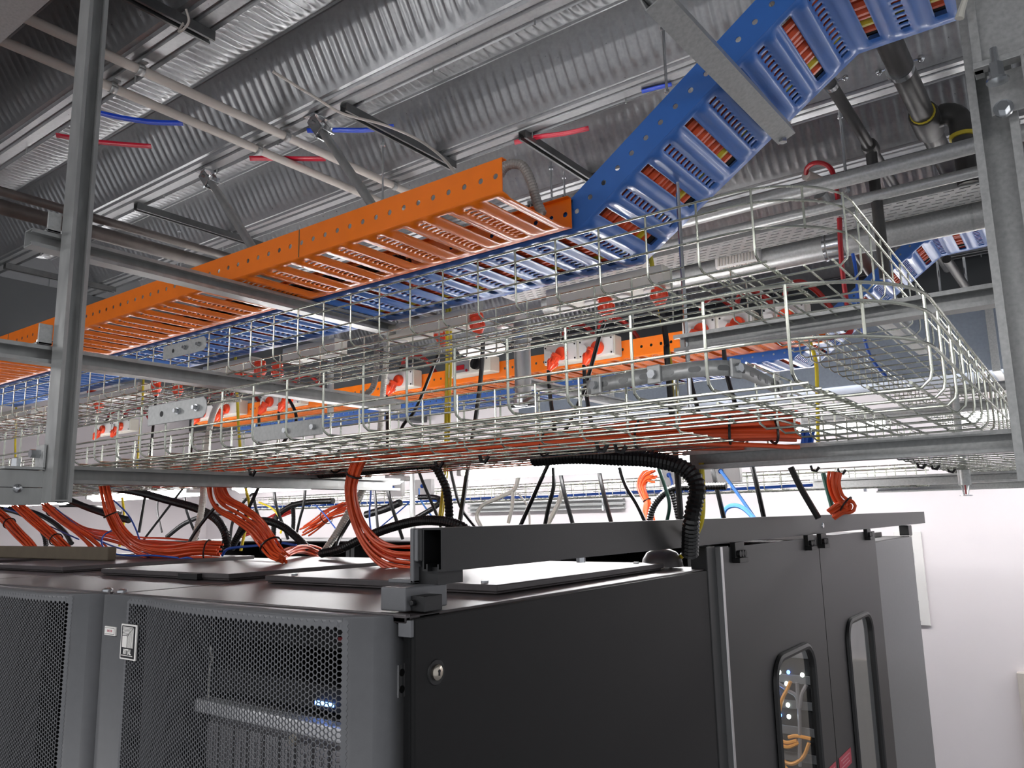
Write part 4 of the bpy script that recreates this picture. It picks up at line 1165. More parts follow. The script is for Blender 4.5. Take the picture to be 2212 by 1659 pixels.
# aisle containment doors
XD = -.757
t = thing('door_jamb', 'black jamb post with a bright edge strip beside the rack side panel', 'door frame', (XD, 1.87, -ZC))
obj('post', MB().box(XD - .04, XD + .002, 1.80, 1.852, -ZC, -.077).box(XD - .04, XD + .012, 1.866, 1.915, -ZC, -.079), 'black', t, bevel=.002)
obj('edge_strip', MB().box(XD - .01, XD + .016, 1.852, 1.866, -ZC, -.079), 'alu', t, bevel=.001)
GD = 'aisle sliding doors'
def aisle_door(label, y0, y1, wy0, wy1, wz1, wz0=-1.7):
    t = thing('aisle_door', label, 'door', (XD, (y0 + y1) / 2, -ZC), GD)
    zt3 = -.083; xa, xb = XD - .004, XD + .006
    def rr(y0, y1, z0, z1, r, n=6):
        out = []
        for cy, cz, a0 in ((y1 - r, z1 - r, 0), (y0 + r, z1 - r, 90), (y0 + r, z0 + r, 180), (y1 - r, z0 + r, 270)):
            out += [(cy + r * math.cos(math.radians(a0 + 90 * k / n)), cz + r * math.sin(math.radians(a0 + 90 * k / n))) for k in range(n + 1)]
        return out
    hole = rr(wy0, wy1, wz0, wz1, .07); N = len(hole)
    mb = MB()
    cy, cz = (wy0 + wy1) / 2, (wz0 + wz1) / 2
    hy, hz = (wy1 - wy0) / 2, (wz1 - wz0) / 2
    outer = []
    q = N // 4
    cor = [(y1, zt3), (y0, zt3), (y0, -ZC + .03), (y1, -ZC + .03)]
    for i, (y, z) in enumerate(hole):
        seg = i // q; outer.append(cor[min(seg, 3)])
    for x in (xb, xa):
        vs = [V((x, y, z)) for y, z in hole] + [V((x, y, z)) for y, z in outer]
        fs = []
        for i in range(N):
            j = (i + 1) % N
            fs.append((i, N + i, N + j, j) if outer[i] != outer[j] else (i, N + i, j))
        mb.add(vs, fs)
    n = len(hole); v = [V((x, y, z)) for x in (xb, xa) for y, z in hole]; mb.add(v, [(i, (i+1) % n, n + (i+1) % n, n + i) for i in range(n)])
    ed = [V((x, y, z)) for x in (xb, xa) for y, z in cor]; mb.add(ed, [(0, 1, 5, 4), (1, 2, 6, 5), (2, 3, 7, 6), (3, 0, 4, 7)])
    obj('leaf', mb, 'black', t)
    g = [V((XD + .001, y, z)) for y, z in hole]
    gp = obj('glass_pane', MB().add(g, [tuple(range(len(g)))]), 'glass', t)
    obj('window_gasket', MB().tube([V((xb + .002, y, z)) for y, z in hole] + [V((xb + .002, *hole[0]))], .0115, 8, caps=False), 'gasket', t, smooth=True)
    return t


d1 = aisle_door('near aisle door leaf whose window shows orange leads and small lights', 1.925, 2.722, 2.19, 2.545, -.395)
d2 = aisle_door('far aisle door leaf with the dull empty window, beside the grey rack end', 2.728, 3.552, 2.965, 3.325, -.385)
for dd, y0, y1, z1, z0 in ((d1, 2.622, 2.705, -.774, -.90), (d2, 2.744, 2.892, -.775, -.812)):
    z0 = z1 - .048 if dd is d2 else z1 - .10
    lb2 = obj('warning_label', MB().box(XD + .006, XD + .0075, y0, y1, z0, z1), 'labelred', dd, bevel=.0005, label='red label with white print')
    b = MB(); yc = (y0 + y1) / 2; hw = (y1 - y0) / 2
    for k, w_ in enumerate((.72, .5, .66)): b.box(XD + .0075, XD + .008, yc - hw * w_, yc + hw * w_, z1 - .014 - k * .011, z1 - .011 - k * .011)
    obj('label_print', b, 'inkred', lb2)
for i, (px, py, lab) in enumerate(((1594, 1192, 'black roller hanger over the hinge side of the near aisle door'), (1748, 1170, 'left black roller hanger of the pair above the door seam'), (1776, 1166, 'right black roller hanger of the pair above the door seam'), (1874, 1152, 'black roller hanger over the far edge of the far aisle door'))):
    p = at(px, py, 'x', XD + .01)
    t = thing('roller_hanger', lab, 'roller', p, 'roller hangers of the aisle doors')
    w_ = .032
    obj('block', MB().box(XD + .002, XD + .016, p.y - w_, p.y + w_, p.z - .014, -.072).box(XD + .002, XD + .026, p.y - w_, p.y + w_ * .9, p.z - .026, p.z - .014), 'gasket', t, bevel=.001)
    b = MB()
    for k in range(3): b.cyl((XD + .016, p.y - .018 + k * .018, p.z - .004), (XD + .024, p.y - .018 + k * .018, p.z - .004), .0085, 10)
    obj('wheel', b, 'inner', t, smooth=True)

# back row of racks
for i in range(7):
    x1 = -.765 - i * .80; x0 = x1 - .79
    names = ('nearest the aisle doors, with an end panel coloured lit grey', 'second from the door end', 'third from the door end', 'fourth from the door end', 'fifth from the door end', 'sixth from the door end', 'seventh from the door end')
    R_ = rack('server rack of the back row, ' + names[i], x0, x1, front=3.58, back=4.38, group='server racks of the back row')
    if i == 0:
        obj('end_panel', MB().box(x1, x1 + .008, 3.556, 4.395, -ZC + .02, ZT - .006), 'door', R_, bevel=.003)  # grey coat puts the light from the right into the panel colour
        obj('window_grey_plate', MB().box(-.94, -.775, 3.53, 3.556, -ZC + .05, ZT - .02), 'door', R_, bevel=.003)  # grey plate added for the dull reflection in the far door window
        obj('panel_edge', MB().box(x1 + .002, x1 + .010, 4.372, 4.395, -.26, -.21), 'alu', R_)
        obj('lid_plate', MB().box(x0 + .1, x1 - .1, 3.75, 4.25, ZT - .002, ZT + .02), 'blackroof', R_, bevel=.002)
# equipment seen through the door window
t = thing('patch_unit', 'dark patch unit with rows of small ports behind the near door window', 'patch panel', (-1.25, 3.56, -1.2))
obj('panel', MB().box(-1.54, -.945, 3.535, 3.555, -2.0, -.15), 'inner', t)
b = MB()
for i in range(13): b.box(-1.52, -.955, 3.529, 3.535, -.3 - i * .105, -.265 - i * .105)
obj('unit_front', b, 'door', t, bevel=.002)
b = MB(); c2 = MB(); w2 = MB()
rn = random.Random(5)
for (px, py, kind) in ((1663, 1484, 'c'), (1672, 1484, 'c'), (1703, 1452, 'b'), (1666, 1531, 'c'), (1675, 1531, 'c'), (1685, 1545, 'b'), (1670, 1553, 'c'), (1680, 1498, 'b'), (1683, 1452, 'w'), (1699, 1477, 'w'), (1702, 1523, 'w'), (1704, 1548, 'w'), (1733, 1458, 'w')):
    p = at(px, py, 'y', 3.525)
    (c2 if kind == 'c' else b if kind == 'b' else w2).sphere(p, .0085 if kind != 'w' else .010, 6)
obj('status_light', b, 'blueled', t); obj('status_light', c2, 'cyanled', t); obj('status_light', w2, 'whiteled', t)
lead_m = mat('yellow_orange_lead', (.88, .60, .22), .4)
M['lead'] = lead_m
for k, (pts, lab) in enumerate((([(1708, 1472), (1700, 1490), (1690, 1510), (1680, 1548)], 'short yellow lead slanting in the top of the near door window'),
                  ([(1672, 1582), (1676, 1620), (1690, 1642), (1712, 1650), (1735, 1635), (1748, 1605)], 'large loop of yellow lead low in the near door window'),
                  ([(1680, 1596), (1700, 1604), (1722, 1600)], 'upper short yellow lead of the fan in the near door window'),
                  ([(1682, 1606), (1702, 1614), (1726, 1604)], 'lower short yellow lead of the fan in the near door window'),
                  ([(1703, 1593), (1720, 1590), (1752, 1596)], 'plaited yellow lead across the near door window'),
                  ([(1676, 1600), (1684, 1640), (1700, 1662)], 'yellow lead running down the left of the near door window'))):
    tag(obj('patch_lead', MB().tube(spl([at(a, c_, 'y', 3.508) for a, c_ in pts], 8), .008, 7), 'lead', smooth=True), lab, 'cable', 'yellow leads behind the near door window')
for k, (pts, lab) in enumerate((([(1664, 1465), (1700, 1490), (1725, 1520), (1728, 1655)], 'grey lead forking right in the near door window'), ([(1742, 1480), (1732, 1500), (1728, 1530)], 'short grey lead joining the fork in the near door window'), ([(1722, 1474), (1724, 1530)], 'straight grey lead in the near door window'))):
    tag(obj('patch_lead', MB().tube(spl([at(a, c_, 'y', 3.51) for a, c_ in pts], 8), .008, 7), 'server', smooth=True), lab, 'cable', 'grey leads behind the near door window')
tag(obj('brush_strip', MB().box(-3.9, at(233, 1190, 'y', 1.33).x, 1.33, 1.36, ZT + .014, ZT + .058), 'card', bevel=.004), 'brown strip standing on the rack roofs at the left edge', 'cable entry')
# brown cover by the jamb
a = at(1438, 1206, 'y', 1.80)
tag(obj('cable_cover', MB().tube([V((a.x, 1.78, ZT + .002)), V((a.x, 1.78, ZT + .02)), V((a.x, 1.78, ZT + .036)), V((a.x, 1.78, ZT + .045))], [.05, .047, .036, .015], 18), 'blackroof', smooth=True), 'dark rounded cover on the rack roof under the beam', 'cover')

# ================================================================== cables over the racks
GBn = 'orange cable bundles dropping to the racks'
bundle('cable_bundle', 'orange bundle dropping from the low basket nearest the corner bracket', aty([(782, 985, 1.33), (770, 1012, 1.33), (759, 1055, 1.33), (766, 1105, 1.34), (784, 1150, 1.35), (812, 1185, 1.36), (850, 1205, 1.38), (905, 1212, 1.40)]), 14, .0035, 'cable_o', .017, (.2,), group=GBn, fan=lambda s: .8 + 1.2 * s * s, seed=2)
bundle('cable_bundle', 'orange bundle sweeping down right over the middle rack roof', aty([(468, 1012, 1.33), (466, 1050, 1.33), (480, 1085, 1.34), (520, 1108, 1.36), (556, 1135, 1.38), (577, 1165, 1.40), (596, 1195, 1.40), (612, 1207, 1.40)]), 14, .0035, 'cable_o', .021, (.78,), group=GBn, fan=lambda s: .9 + .5 * math.sin(s * PI), seed=3)
bundle('cable_bundle', 'orange bundle lying on the roof right of the sweeping one', [at(600, 1206, 'z', -.105), at(632, 1188, 'z', -.085), at(660, 1184, 'z', -.085), at(690, 1194, 'z', -.105)], 10, .0035, 'cable_o', .018, (), group=GBn, seed=4, flat=.7)
bundle('cable_bundle', 'big orange bundle dropping right of the left post into a blue tangle', aty([(222, 1040, 1.42), (230, 1075, 1.42), (240, 1108, 1.42), (258, 1143, 1.45), (285, 1172, 1.48), (320, 1190, 1.5), (370, 1196, 1.52), (430, 1190, 1.56), (475, 1192, 1.6)]), 16, .0038, 'cable_o', .020, (.27, .93), group=GBn, fan=lambda s: .85 + .8 * s, seed=5)
bundle('cable_bundle', 'orange bundle running right behind the big one, loosely spread', aty([(100, 1096, 1.7), (140, 1125, 1.7), (180, 1148, 1.7), (230, 1158, 1.68), (290, 1172, 1.66), (340, 1178, 1.64), (400, 1186, 1.62)]), 11, .0038, 'cable_o', .020, (.06,), group=GBn, fan=lambda s: .8 + 1.0 * s, seed=6)
bundle('cable_bundle', 'leftmost orange bundle slanting down at the left edge', aty([(-20, 1095, 1.5), (15, 1125, 1.5), (40, 1152, 1.5), (66, 1178, 1.5), (84, 1200, 1.5)]), 11, .0042, 'cable_o', .019, (.3,), group=GBn, seed=7)
bundle('cable_bundle', 'second orange bundle slanting down at the left edge', aty([(34, 1088, 1.55), (66, 1115, 1.55), (100, 1145, 1.55), (134, 1178, 1.55), (155, 1200, 1.55)]), 11, .0042, 'cable_o', .020, (.65,), group=GBn, seed=8)
bundle('cable_bundle', 'third orange bundle at left, spreading under the post foot', aty([(96, 1090, 1.6), (130, 1120, 1.6), (165, 1145, 1.6), (200, 1172, 1.6), (222, 1196, 1.6)]), 7, .004, 'cable_o', .018, (), group=GBn, seed=18, fan=lambda s: .7 + .9 * s)
bundle('cable_bundle', 'orange bundle lying inside the low basket towards the inner corner', [V((-2.6, 1.48, .165)), V((-2.0, 1.47, .168)), V((-1.5, 1.50, .17)), V((-1.0, 1.50, .172)), V((-.75, 1.52, .175)), V((-.55, 1.56, .172)), V((-.47, 1.62, .168))], 18, .0048, 'cable_o', .036, (.28, .5, .66, .8, .9), group='orange bundles inside the low basket', flat=.55, seed=9)
bundle('cable_bundle', 'second orange bundle inside the low basket, nearer the back', [V((-2.9, 1.64, .163)), V((-2.2, 1.62, .165)), V((-1.4, 1.65, .166)), V((-.8, 1.66, .168)), V((-.6, 1.68, .165))], 12, .0048, 'cable_o', .030, (.4, .75), group='orange bundles inside the low basket', flat=.5, seed=10)
bundle('cable_bundle', 'far orange loop of cable hanging right of the lit lamp', aty([(1412, 1024, 3.0), (1396, 1030, 3.0), (1386, 1048, 3.0), (1392, 1070, 3.0), (1399, 1085, 3.0), (1399, 1105, 3.0), (1402, 1130, 3.0)]), 9, .0045, 'cable_o', .022, (.62,), group='far orange bundles', fan=lambda s: .5 + 1.1 * abs(s - .62) * 1.6, seed=11)
bundle('cable_bundle', 'far orange bundle hanging above the right end of the beam', aty([(1806, 1020, 2.6), (1804, 1045, 2.6), (1812, 1072, 2.6), (1826, 1088, 2.6), (1836, 1094, 2.6), (1818, 1098, 2.6), (1796, 1112, 2.6)]), 9, .0052, 'cable_o', .020, (.52,), group='far orange bundles', seed=12)
bundle('cable_bundle', 'far orange bundle slanting up right behind the pale ribbed hose', aty([(658, 1148, 3.5), (690, 1128, 3.5), (715, 1110, 3.5), (750, 1095, 3.5)]), 10, .006, 'cable_o', .040, (.55,), group='far orange bundles', seed=13)
bundle('cable_bundle', 'far orange bundle low behind the sweeping one', aty([(525, 1155, 3.4), (560, 1140, 3.4), (590, 1120, 3.4), (630, 1100, 3.4)]), 7, .006, 'cable_r', .035, (), group='far orange bundles', seed=14)
bundle('cable_bundle', 'short blue bundle hanging below the basket branch by the yellow cable', aty([(1745, 930, 2.2), (1742, 955, 2.2), (1730, 985, 2.2)]), 7, .005, 'cable_b', .018, (), group='blue bundles', seed=15)

GK = 'black ribbed conduits over the racks'
def ribbed(label, pts, r=.019, m='cable_k', pitch=.0095, group=GK, name='ribbed_conduit', depth=.17):
    return tag(obj(name, MB().cor(spl(aty(pts), 12), r, pitch, depth, 12), m, smooth=False), label, 'conduit', group)


ribbed('thick black ribbed conduit arching in front of the lit lamp and down to the beam', [(1152, 992, 1.62), (1240, 986, 1.62), (1330, 989, 1.62), (1400, 992, 1.62), (1458, 1003, 1.62), (1495, 1026, 1.62), (1506, 1058, 1.62), (1500, 1090, 1.62), (1493, 1130, 1.62), (1490, 1200, 1.66)], .0195)
ribbed('black ribbed conduit running level under the low basket, left of the lamp', [(672, 1027, 1.6), (750, 1021, 1.6), (830, 1013, 1.6), (900, 1005, 1.6), (935, 1005, 1.6), (954, 1032, 1.6), (966, 1064, 1.6), (971, 1120, 1.6), (968, 1160, 1.6)], .0125)
ribbed('black ribbed conduit snaking low over the roof into the corner bracket', [(693, 1196, 1.62), (735, 1186, 1.62), (785, 1163, 1.62), (840, 1141, 1.6), (900, 1126, 1.58), (950, 1125, 1.56), (990, 1134, 1.55), (1010, 1146, 1.55)], .0135)
ribbed('black ribbed conduit sloping right from behind the left post', [(140, 1076, 1.75), (185, 1095, 1.75), (235, 1112, 1.75), (280, 1124, 1.75)], .0145)
ribbed('black ribbed conduit above the blue tangle, curving down to the roof', [(236, 1053, 1.7), (300, 1064, 1.7), (360, 1080, 1.7), (424, 1098, 1.7), (465, 1120, 1.7), (486, 1150, 1.7), (490, 1190, 1.7)], .0155)
ribbed('black ribbed conduit humped behind the sweeping orange bundle', [(500, 1186, 1.75), (514, 1158, 1.75), (535, 1135, 1.75), (569, 1125, 1.75), (608, 1136, 1.75), (640, 1160, 1.75), (665, 1186, 1.75)], .0135)
ribbed('black ribbed conduit at the left edge curving down', [(-10, 1096, 1.75), (40, 1108, 1.75), (75, 1128, 1.75), (95, 1155, 1.75), (100, 1180, 1.75)], .012)
ribbed('second black ribbed conduit at left, a long shallow curve', [(20, 1098, 1.85), (70, 1106, 1.85), (110, 1125, 1.85), (140, 1150, 1.85), (155, 1175, 1.85)], .012)
ribbed('thin black ribbed conduit arching left beside the upright black cord', [(1401, 1135, 2.6), (1410, 1098, 2.6), (1428, 1072, 2.6), (1452, 1056, 2.6), (1480, 1052, 2.6), (1570, 1050, 2.6)], .013)
ribbed('thin black ribbed conduit hanging between the upright cord and the big arch', [(1450, 1056, 2.6), (1456, 1080, 2.6), (1462, 1105, 2.6), (1468, 1135, 2.6)], .010)
ribbed('far black ribbed conduit behind the corner bracket, bent back on itself', [(890, 1124, 3.4), (925, 1104, 3.4), (946, 1090, 3.4), (948, 1078, 3.4), (935, 1074, 3.4), (905, 1074, 3.4)], .015)
ribbed('far black ribbed conduit above the pale ribbed hose', [(790, 1112, 3.3), (830, 1100, 3.3), (866, 1085, 3.3)], .022)
ribbed('far black ribbed conduit arching behind the humped one', [(590, 1158, 3.2), (596, 1120, 3.2), (625, 1095, 3.2), (665, 1085, 3.2), (720, 1082, 3.2)], .018)
ribbed('far black ribbed conduit hanging left of the far orange bundle', [(632, 1085, 3.2), (634, 1120, 3.2), (632, 1155, 3.2)], .014)
ribbed('far black ribbed conduit arched over the rack roofs at left', [(360, 1160, 3.0), (400, 1130, 3.0), (450, 1112, 3.0), (500, 1108, 3.0)], .015)
ribbed('far black ribbed conduit level at left under the post foot', [(130, 1092, 2.6), (170, 1092, 2.6), (220, 1098, 2.6), (260, 1108, 2.6)], .013)

GH = 'pale ribbed hoses'
for pts, r, m, lab in (
    ([(520, 862, 1.95), (480, 868, 1.9), (462, 890, 1.85), (450, 940, 1.8), (443, 1000, 1.75), (440, 1050, 1.7), (435, 1103, 1.66), (421, 1160, 1.62), (398, 1218, 1.56)], .0125, 'cable_w', 'pale ribbed hose dropping left of the sweeping orange bundle to the roof'),
    ([(800, 1015, 1.9), (785, 1055, 1.9), (757, 1100, 1.88), (728, 1150, 1.85), (700, 1192, 1.8)], .0125, 'cable_w', 'pale ribbed hose slanting down left behind the nearest orange bundle'),
    ([(812, 720, 2.1), (814, 760, 2.1), (808, 830, 2.1), (780, 855, 2.1), (720, 850, 2.1), (650, 835, 2.1), (560, 818, 2.1)], .012, 'greyhose', 'grey ribbed hose curving along the middle cross bar'),
    ([(836, 715, 2.12), (834, 780, 2.12), (828, 840, 2.12), (822, 920, 2.12), (815, 960, 2.12)], .012, 'cable_w', 'pale ribbed hose hanging straight beside the curving grey one'),
    ([(1078, 380, 1.47), (1090, 362, 1.47), (1108, 354, 1.47), (1130, 360, 1.47), (1148, 395, 1.47), (1158, 430, 1.47), (1172, 465, 1.47)], .0125, 'greyhose', 'grey ribbed hose looping over the cut end of the orange ladder')):
    tag(obj('ribbed_hose', MB().cor(spl(aty(pts), 12), r, .008, .12, 12), m), lab, 'hose', GH)
# plain black cords
GKc = 'thin black cords to the racks'
for pts, r, lab in (
    ([(1195, 1010, 2.3), (1196, 1050, 2.3), (1185, 1095, 2.3), (1176, 1140, 2.3)], .007, 'short black cord right of the slanting one, below the lamp'),
    ([(898, 1000, 2.2), (915, 1045, 2.2), (946, 1118, 2.2), (955, 1150, 2.2)], .006, 'black cord sloping right, just left of the yellow earth cable'),
    ([(968, 985, 2.3), (980, 1045, 2.3), (997, 1099, 2.3), (1032, 1145, 2.3)], .006, 'black cord bending right, crossing the yellow earth cable'),
    ([(1338, 1010, 2.4), (1352, 1050, 2.4), (1376, 1090, 2.4), (1396, 1132, 2.4)], .007, 'black cord sloping right to the far orange loop'),
    ([(1708, 1010, 2.5), (1730, 1055, 2.5), (1768, 1120, 2.5)], .010, 'thick black cord sloping to the beam left of the far orange bundle'),
    ([(410, 1035, 2.2), (380, 1075, 2.2), (330, 1140, 2.2), (300, 1180, 2.2)], .006, 'black cord slanting left behind the black conduit'),
    ([(470, 1090, 1.62), (440, 1125, 1.6), (415, 1160, 1.58), (392, 1205, 1.55)], .006, 'black strap slanting across the pale ribbed hose'),
    ([(660, 1050, 3.0), (656, 1090, 3.0), (648, 1120, 3.0), (640, 1155, 3.0)], .008, 'far black cord above the far orange bundle'),
    ([(808, 1045, 2.8), (812, 1090, 2.8), (816, 1140, 2.8)], .007, 'far black cord right of the nearest orange bundle'),
    ([(585, 1045, 2.6), (540, 1070, 2.6), (505, 1120, 2.6), (495, 1180, 2.6)], .008, 'black cord curving behind the sweeping orange bundle'),
    ([(790, 1050, 1.95), (770, 1100, 1.9), (735, 1160, 1.85), (725, 1185, 1.8)], .006, 'black cord following the slanting pale hose'),
    ([(345, 1050, 2.8), (340, 1100, 2.8), (350, 1150, 2.8)], .006, 'far black cord between the left conduits')):
    cord(lab, aty(pts), r, group=GKc)
GY = 'yellow earth cables'
for pts, r, m, lab in (
    ([(966, 652, 1.95), (966, 760, 1.95), (964, 880, 1.95), (962, 1000, 1.9), (957, 1060, 1.88), (948, 1135, 1.85)], .0058, 'cable_y', 'yellow earth cable hanging straight, left strand of the twin'),
    ([(972, 650, 1.96), (974, 760, 1.96), (971, 880, 1.96), (967, 1000, 1.92), (961, 1070, 1.9), (952, 1135, 1.87)], .0045, 'cable_y', 'yellow earth cable hanging straight, right strand of the twin'),
    ([(1380, 512, 1.9), (1398, 530, 1.93), (1408, 570, 1.95), (1420, 640, 1.97), (1440, 740, 1.98), (1458, 850, 1.98), (1470, 940, 1.98)], .0065, 'cable_y', 'yellow earth cable curving from the foot of the rising blue ladder'),
    ([(1515, 1000, 1.7), (1518, 1060, 1.7), (1514, 1130, 1.7), (1482, 1190, 1.78), (1448, 1222, 1.82)], .0062, 'cable_y', 'yellow earth cable behind the arching black conduit down to the roof'),
    ([(1420, 1005, 2.4), (1436, 1050, 2.4), (1446, 1090, 2.4), (1440, 1130, 2.4)], .006, 'cable_g', 'green and yellow earth cable beside the far orange loop'),
    ([(1778, 1022, 2.7), (1788, 1060, 2.7), (1802, 1112, 2.7)], .008, 'cable_g', 'green cable hanging beside the far right orange bundle'),
    ([(1750, 740, 2.9), (1762, 780, 2.9), (1765, 830, 2.9), (1768, 1000, 2.9)], .007, 'cable_y', 'yellow earth cable hanging under the farther ladders at right'),
    ([(508, 755, 1.95), (512, 850, 1.95), (518, 960, 1.95), (530, 1050, 1.95), (538, 1100, 1.95), (520, 1190, 1.9)], .006, 'cable_y', 'yellow earth cable behind the joining plate and sweeping bundle'),
    ([(310, 815, 1.95), (306, 900, 1.95), (300, 960, 1.95), (295, 1020, 1.95)], .0055, 'cable_y', 'yellow earth cable right of the left post'),
    ([(264, 1075, 2.0), (268, 1120, 2.0), (258, 1180, 2.0)], .006, 'cable_y', 'short yellow cable behind the big orange bundle'),
    ([(560, 1085, 3.0), (590, 1100, 3.0), (610, 1130, 3.0), (606, 1152, 3.0)], .006, 'cable_y', 'far yellow cable arching behind the humped conduit'),
    ([(35, 880, 1.95), (33, 960, 1.95), (34, 1010, 1.95)], .0055, 'cable_y', 'yellow earth cable left of the left post')):
    tag(obj('earth_cable', MB().tube(spl(aty(pts), 9), r, 8), m, smooth=True), lab, 'cable', GY)
GBl = 'thin blue cables over the racks'
for pts, r, m, lab in (
    ([(245, 1080, 1.6), (275, 1110, 1.6), (292, 1140, 1.58), (305, 1175, 1.55), (320, 1205, 1.5), (340, 1220, 1.5)], .003, 'cable_b', 'blue cable falling through the big orange bundle to the roof'),
    ([(250, 1142, 1.5), (225, 1156, 1.5), (220, 1175, 1.48), (235, 1192, 1.46), (275, 1200, 1.46), (330, 1200, 1.48), (385, 1205, 1.5)], .003, 'cable_b', 'blue loop bulging left of the big orange bundle'),
    ([(222, 1206, 1.40), (250, 1213, 1.40), (300, 1220, 1.42), (350, 1218, 1.45), (400, 1205, 1.5), (416, 1208, 1.5)], .0035, 'cable_b', 'blue cable lying flat on the roof in front of the big bundle'),
    ([(120, 1098, 1.66), (160, 1130, 1.64), (200, 1160, 1.62), (260, 1185, 1.6), (330, 1196, 1.58), (380, 1198, 1.56)], .003, 'cable_b', 'long blue cable slanting right through the left bundles'),
    ([(10, 1098, 1.6), (60, 1115, 1.6), (110, 1138, 1.6), (170, 1165, 1.6)], .003, 'cable_b', 'blue cable slanting at the left edge above the brown strip'),
    ([(480, 1200, 1.6), (490, 1187, 1.6), (515, 1182, 1.6), (560, 1178, 1.62), (600, 1172, 1.64), (640, 1178, 1.64)], .0045, 'cable_b', 'blue cable arching low behind the sweeping bundle'),
    ([(798, 1012, 2.4), (801, 1060, 2.4), (798, 1110, 2.4), (801, 1145, 2.4)], .004, 'cable_b', 'blue cable hanging right of the nearest orange bundle'),
    ([(905, 1055, 4.2), (908, 1078, 4.2), (925, 1105, 4.2), (945, 1130, 4.2)], .006, 'cable_lb', 'light blue cable dropping from the right grey box'),
    ([(1556, 1016, 3.2), (1580, 1048, 3.2), (1610, 1090, 3.2), (1634, 1125, 3.2)], .007, 'cable_lb', 'light blue cable dropping from the pale box right of the big arch'),
    ([(1560, 1130, 2.9), (1566, 1102, 2.9), (1584, 1092, 2.9), (1606, 1098, 2.9), (1634, 1124, 2.9)], .009, 'cable_lb', 'light blue loop standing above the beam'),
    ([(1445, 1022, 3.4), (1452, 1045, 3.4), (1446, 1060, 3.4)], .006, 'cable_b', 'short blue cable under the pale box by the far orange loop'),
    ([(885, 1085, 3.6), (850, 1115, 3.6), (820, 1140, 3.6)], .004, 'cable_b', 'far blue cable slanting left, left of the corner bracket'),
    ([(680, 1090, 3.2), (700, 1110, 3.2), (725, 1142, 3.2)], .004, 'cable_b', 'far blue cable crossing the far orange bundle')):
    tag(obj('data_cable', MB().tube(spl(aty(pts), 9), r, 7), m, smooth=True), lab, 'cable', GBl)
# pale far cables
for pts, r, lab in (
    ([(1120, 1030, 3.9), (1110, 1058, 3.9), (1070, 1078, 3.9), (1042, 1092, 3.9), (1030, 1115, 3.9), (1040, 1140, 3.9)], .013, 'pale far cable bending left below the lamp'),
    ([(1108, 1062, 3.9), (1106, 1095, 3.9), (1098, 1130, 3.9)], .011, 'pale far cable hanging straight below the lamp'),
    ([(1215, 1060, 3.8), (1205, 1090, 3.8), (1182, 1135, 3.8)], .014, 'pale far cable slanting beside the short black cord'),
    ([(1118, 1065, 3.9), (1135, 1085, 3.9), (1143, 1110, 3.9), (1144, 1140, 3.9)], .006, 'thin pale far cable bowing right below the lamp')):
    tag(obj('cable', MB().tube(spl(aty(pts), 9), r, 8), 'cable_w', smooth=True), lab, 'cable', 'pale cables near the back wall')
tag(obj('tube_post', MB().cyl(at(890, 1010, 'y', 3.0), at(892, 1150, 'y', 3.0), .014, 12), 'strut', smooth=True), 'slim grey upright tube left of the corner bracket', 'pole')
tag(obj('tube_post', MB().cyl(at(714, 640, 'y', 2.6), at(714, 900, 'y', 2.6), .016, 12), 'strut', smooth=True), 'slim grey upright tube behind the front basket, left of the ribbed hoses', 'pole')

# boxes in the far basket
GX = 'pale boxes on the distant basket'
for (px, py, w_, lab) in ((850, 1057, .17, 'left pale grey box of the pair on the distant basket'), (913, 1053, .17, 'right pale grey box of the pair on the distant basket'), (1446, 1030, .13, 'pale box on the distant basket by the far orange loop'), (1558, 1022, .22, 'wide pale box on the distant basket right of the big arch')):
    p = at(px, py, 'y', 4.40)
    t = thing('junction_box', lab, 'box', p, GX)
    obj('housing', MB().box(p.x - w_ / 2, p.x + w_ / 2, 4.40, 4.44, p.z - .055, p.z + .06), 'white', t, bevel=.004)
    obj('inlet', MB().sphere((p.x, 4.395, p.z + .01), .016, 6), 'cable_b', t, smooth=True)
# galvanised wall strut and wall plate
a, c = at(1010, 1078, 'y', 5.70), at(1345, 1076, 'y', 5.70)
t = thing('wall_strut', 'double galvanised strut fixed level on the white wall below the lamp', 'strut', (a.x, 5.7, c.z))
obj('channel', MB().strut((a.x, 5.72, c.z - .021), (c.x, 5.72, c.z - .021), (0, -1, 0)).strut((a.x, 5.72, c.z - .063), (c.x, 5.72, c.z - .063), (0, -1, 0)), 'galv', t)
obj('clamp', MB().box(c.x - .19, c.x - .175, 5.69, 5.70, c.z - .095, c.z + .01), 'bolt', t)
p, q = at(1962, 1148, 'y', 5.74), at(2012, 1352, 'y', 5.74)
t = thing('wall_plate', 'tall narrow white cover plate screwed to the white wall right of the racks', 'wall plate', ((p.x + q.x) / 2, 5.74, q.z))
xq0, xq1 = at(1940, 1250, 'y', 5.74).x, at(2000, 1250, 'y', 5.74).x
obj('plate', MB().box(xq0, xq1, 5.735, 5.75, q.z, p.z), 'white', t, bevel=.003)
b = MB()
for k in (.04, .25, .75, .96):
    z = q.z + (p.z - q.z) * k; b.cyl((xq1 - .06, 5.735, z), (xq1 - .06, 5.731, z), .007, 8)
obj('screw', b, 'strut', t)
p = at(2196, 1452, 'y', 5.72)
struct('door_1', MB().box(p.x, p.x + 1.0, 5.70, 5.75, -ZC, p.z), 'conduit', bevel=.004)
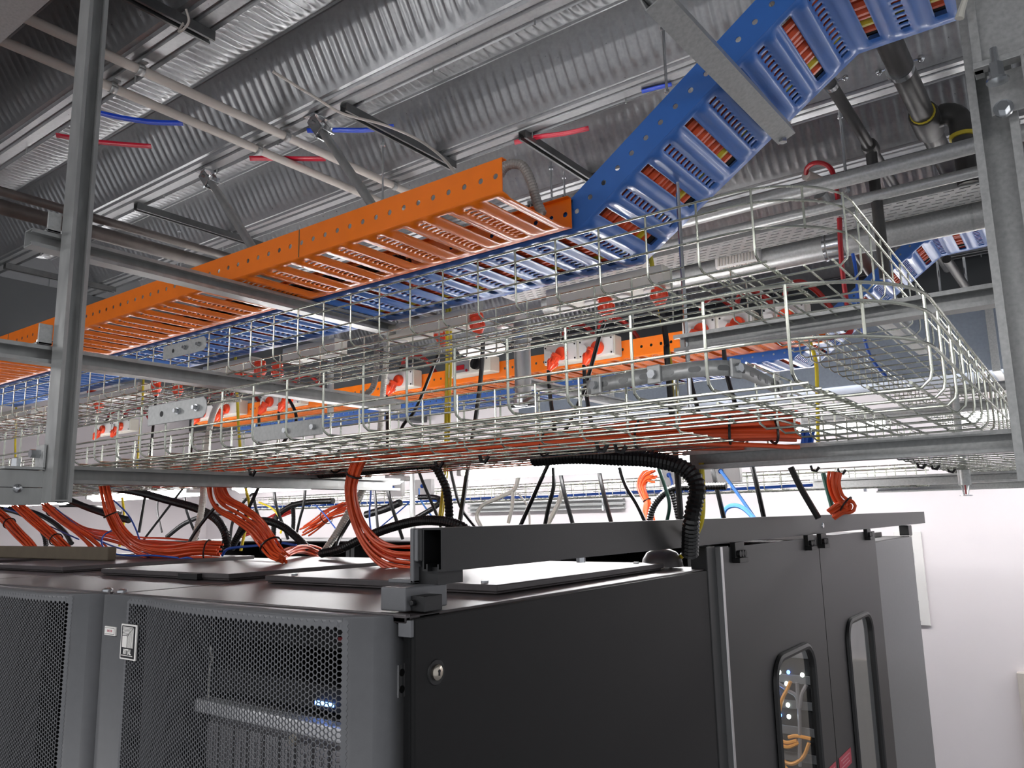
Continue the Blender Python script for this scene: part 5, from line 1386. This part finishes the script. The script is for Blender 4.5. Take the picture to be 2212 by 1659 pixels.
# sprinkler head
p = at(2084, 1042, 'y', 3.3)
t = thing('fire_sprinkler', 'small galvanised sprinkler head hanging in front of the white wall', 'sprinkler', p)
obj('socket', MB().tube([p + V((0, 0, .07)), p + V((0, 0, .05)), p + V((0, 0, .048)), p + V((0, 0, -.01))], [.016, .016, .021, .021], 14), 'galv', t, smooth=True)
obj('frame', MB().cyl(p + V((-.012, 0, -.01)), p + V((-.006, 0, -.045)), .003, 6).cyl(p + V((.012, 0, -.01)), p + V((.006, 0, -.045)), .003, 6), 'bolt', t)
obj('bulb', MB().cyl(p + V((0, 0, -.01)), p + V((0, 0, -.043)), .0028, 8), 'red', t)
obj('deflector', MB().cyl(p + V((0, 0, -.046)), p + V((0, 0, -.049)), .022, 14), 'bolt', t)
tag(obj('sprinkler_pipe', MB().cyl(p + V((0, 0, .05)), p + V((0, 0, .35)), .014, 12).cyl(p + V((0, 0, .34)), p + V((.9, 0, .34)), .018, 12), 'galv', smooth=True), 'pipe feeding the sprinkler head, rising behind the basket branch', 'pipe')
# tie ends under the low basket
for i, (px, py, y) in enumerate(((948, 1002, 1.55), (1045, 990, 1.55), (1300, 965, 1.5), (1340, 968, 1.5), (545, 1020, 1.55), (1760, 1012, 2.9), (1818, 1018, 2.8), (1990, 1005, 2.3), (2020, 1008, 2.2), (2055, 1015, 2.5))):
    p = at(px, py, 'z', ZL - .008)
    tag(obj('cable_tie', MB().tube([p + V((-.012, 0, .01)), p + V((-.008, 0, -.006)), p + V((.004, 0, -.009)), p + V((.014, 0, .004))], .0045, 6), 'cable_k', smooth=True), 'black cable tie under the low baskets, ' + ('behind the left yellow cable', 'right of the twin yellow cable', 'left of a pair above the lamp', 'right of a pair above the lamp', 'above the sweeping orange bundle', 'leftmost under the branch', 'second under the branch', 'third under the branch', 'fourth under the branch', 'rightmost under the branch')[i], 'cable tie', 'cable ties under the low baskets')

# ================================================================== light, camera
w = bpy.data.worlds.new('room_air'); sc.world = w; w.use_nodes = True
w.node_tree.nodes['Background'].inputs[0].default_value = (.93, .95, 1, 1); w.node_tree.nodes['Background'].inputs[1].default_value = .38
cam = bpy.data.cameras.new('camera'); co = bpy.data.objects.new('camera', cam); COL.objects.link(co)
cam.sensor_width = 36; cam.sensor_fit = 'HORIZONTAL'; cam.lens = F * 36 / 2212; cam.clip_start = .02; cam.clip_end = 60
co.matrix_world = Matrix.Translation((0, 0, ZC)) @ RM.to_4x4()
sc.camera = co
sc.view_settings.view_transform = 'Standard'; sc.view_settings.look = 'None'; sc.view_settings.gamma = 1; sc.view_settings.exposure = .75
sc.view_settings.use_curve_mapping = False
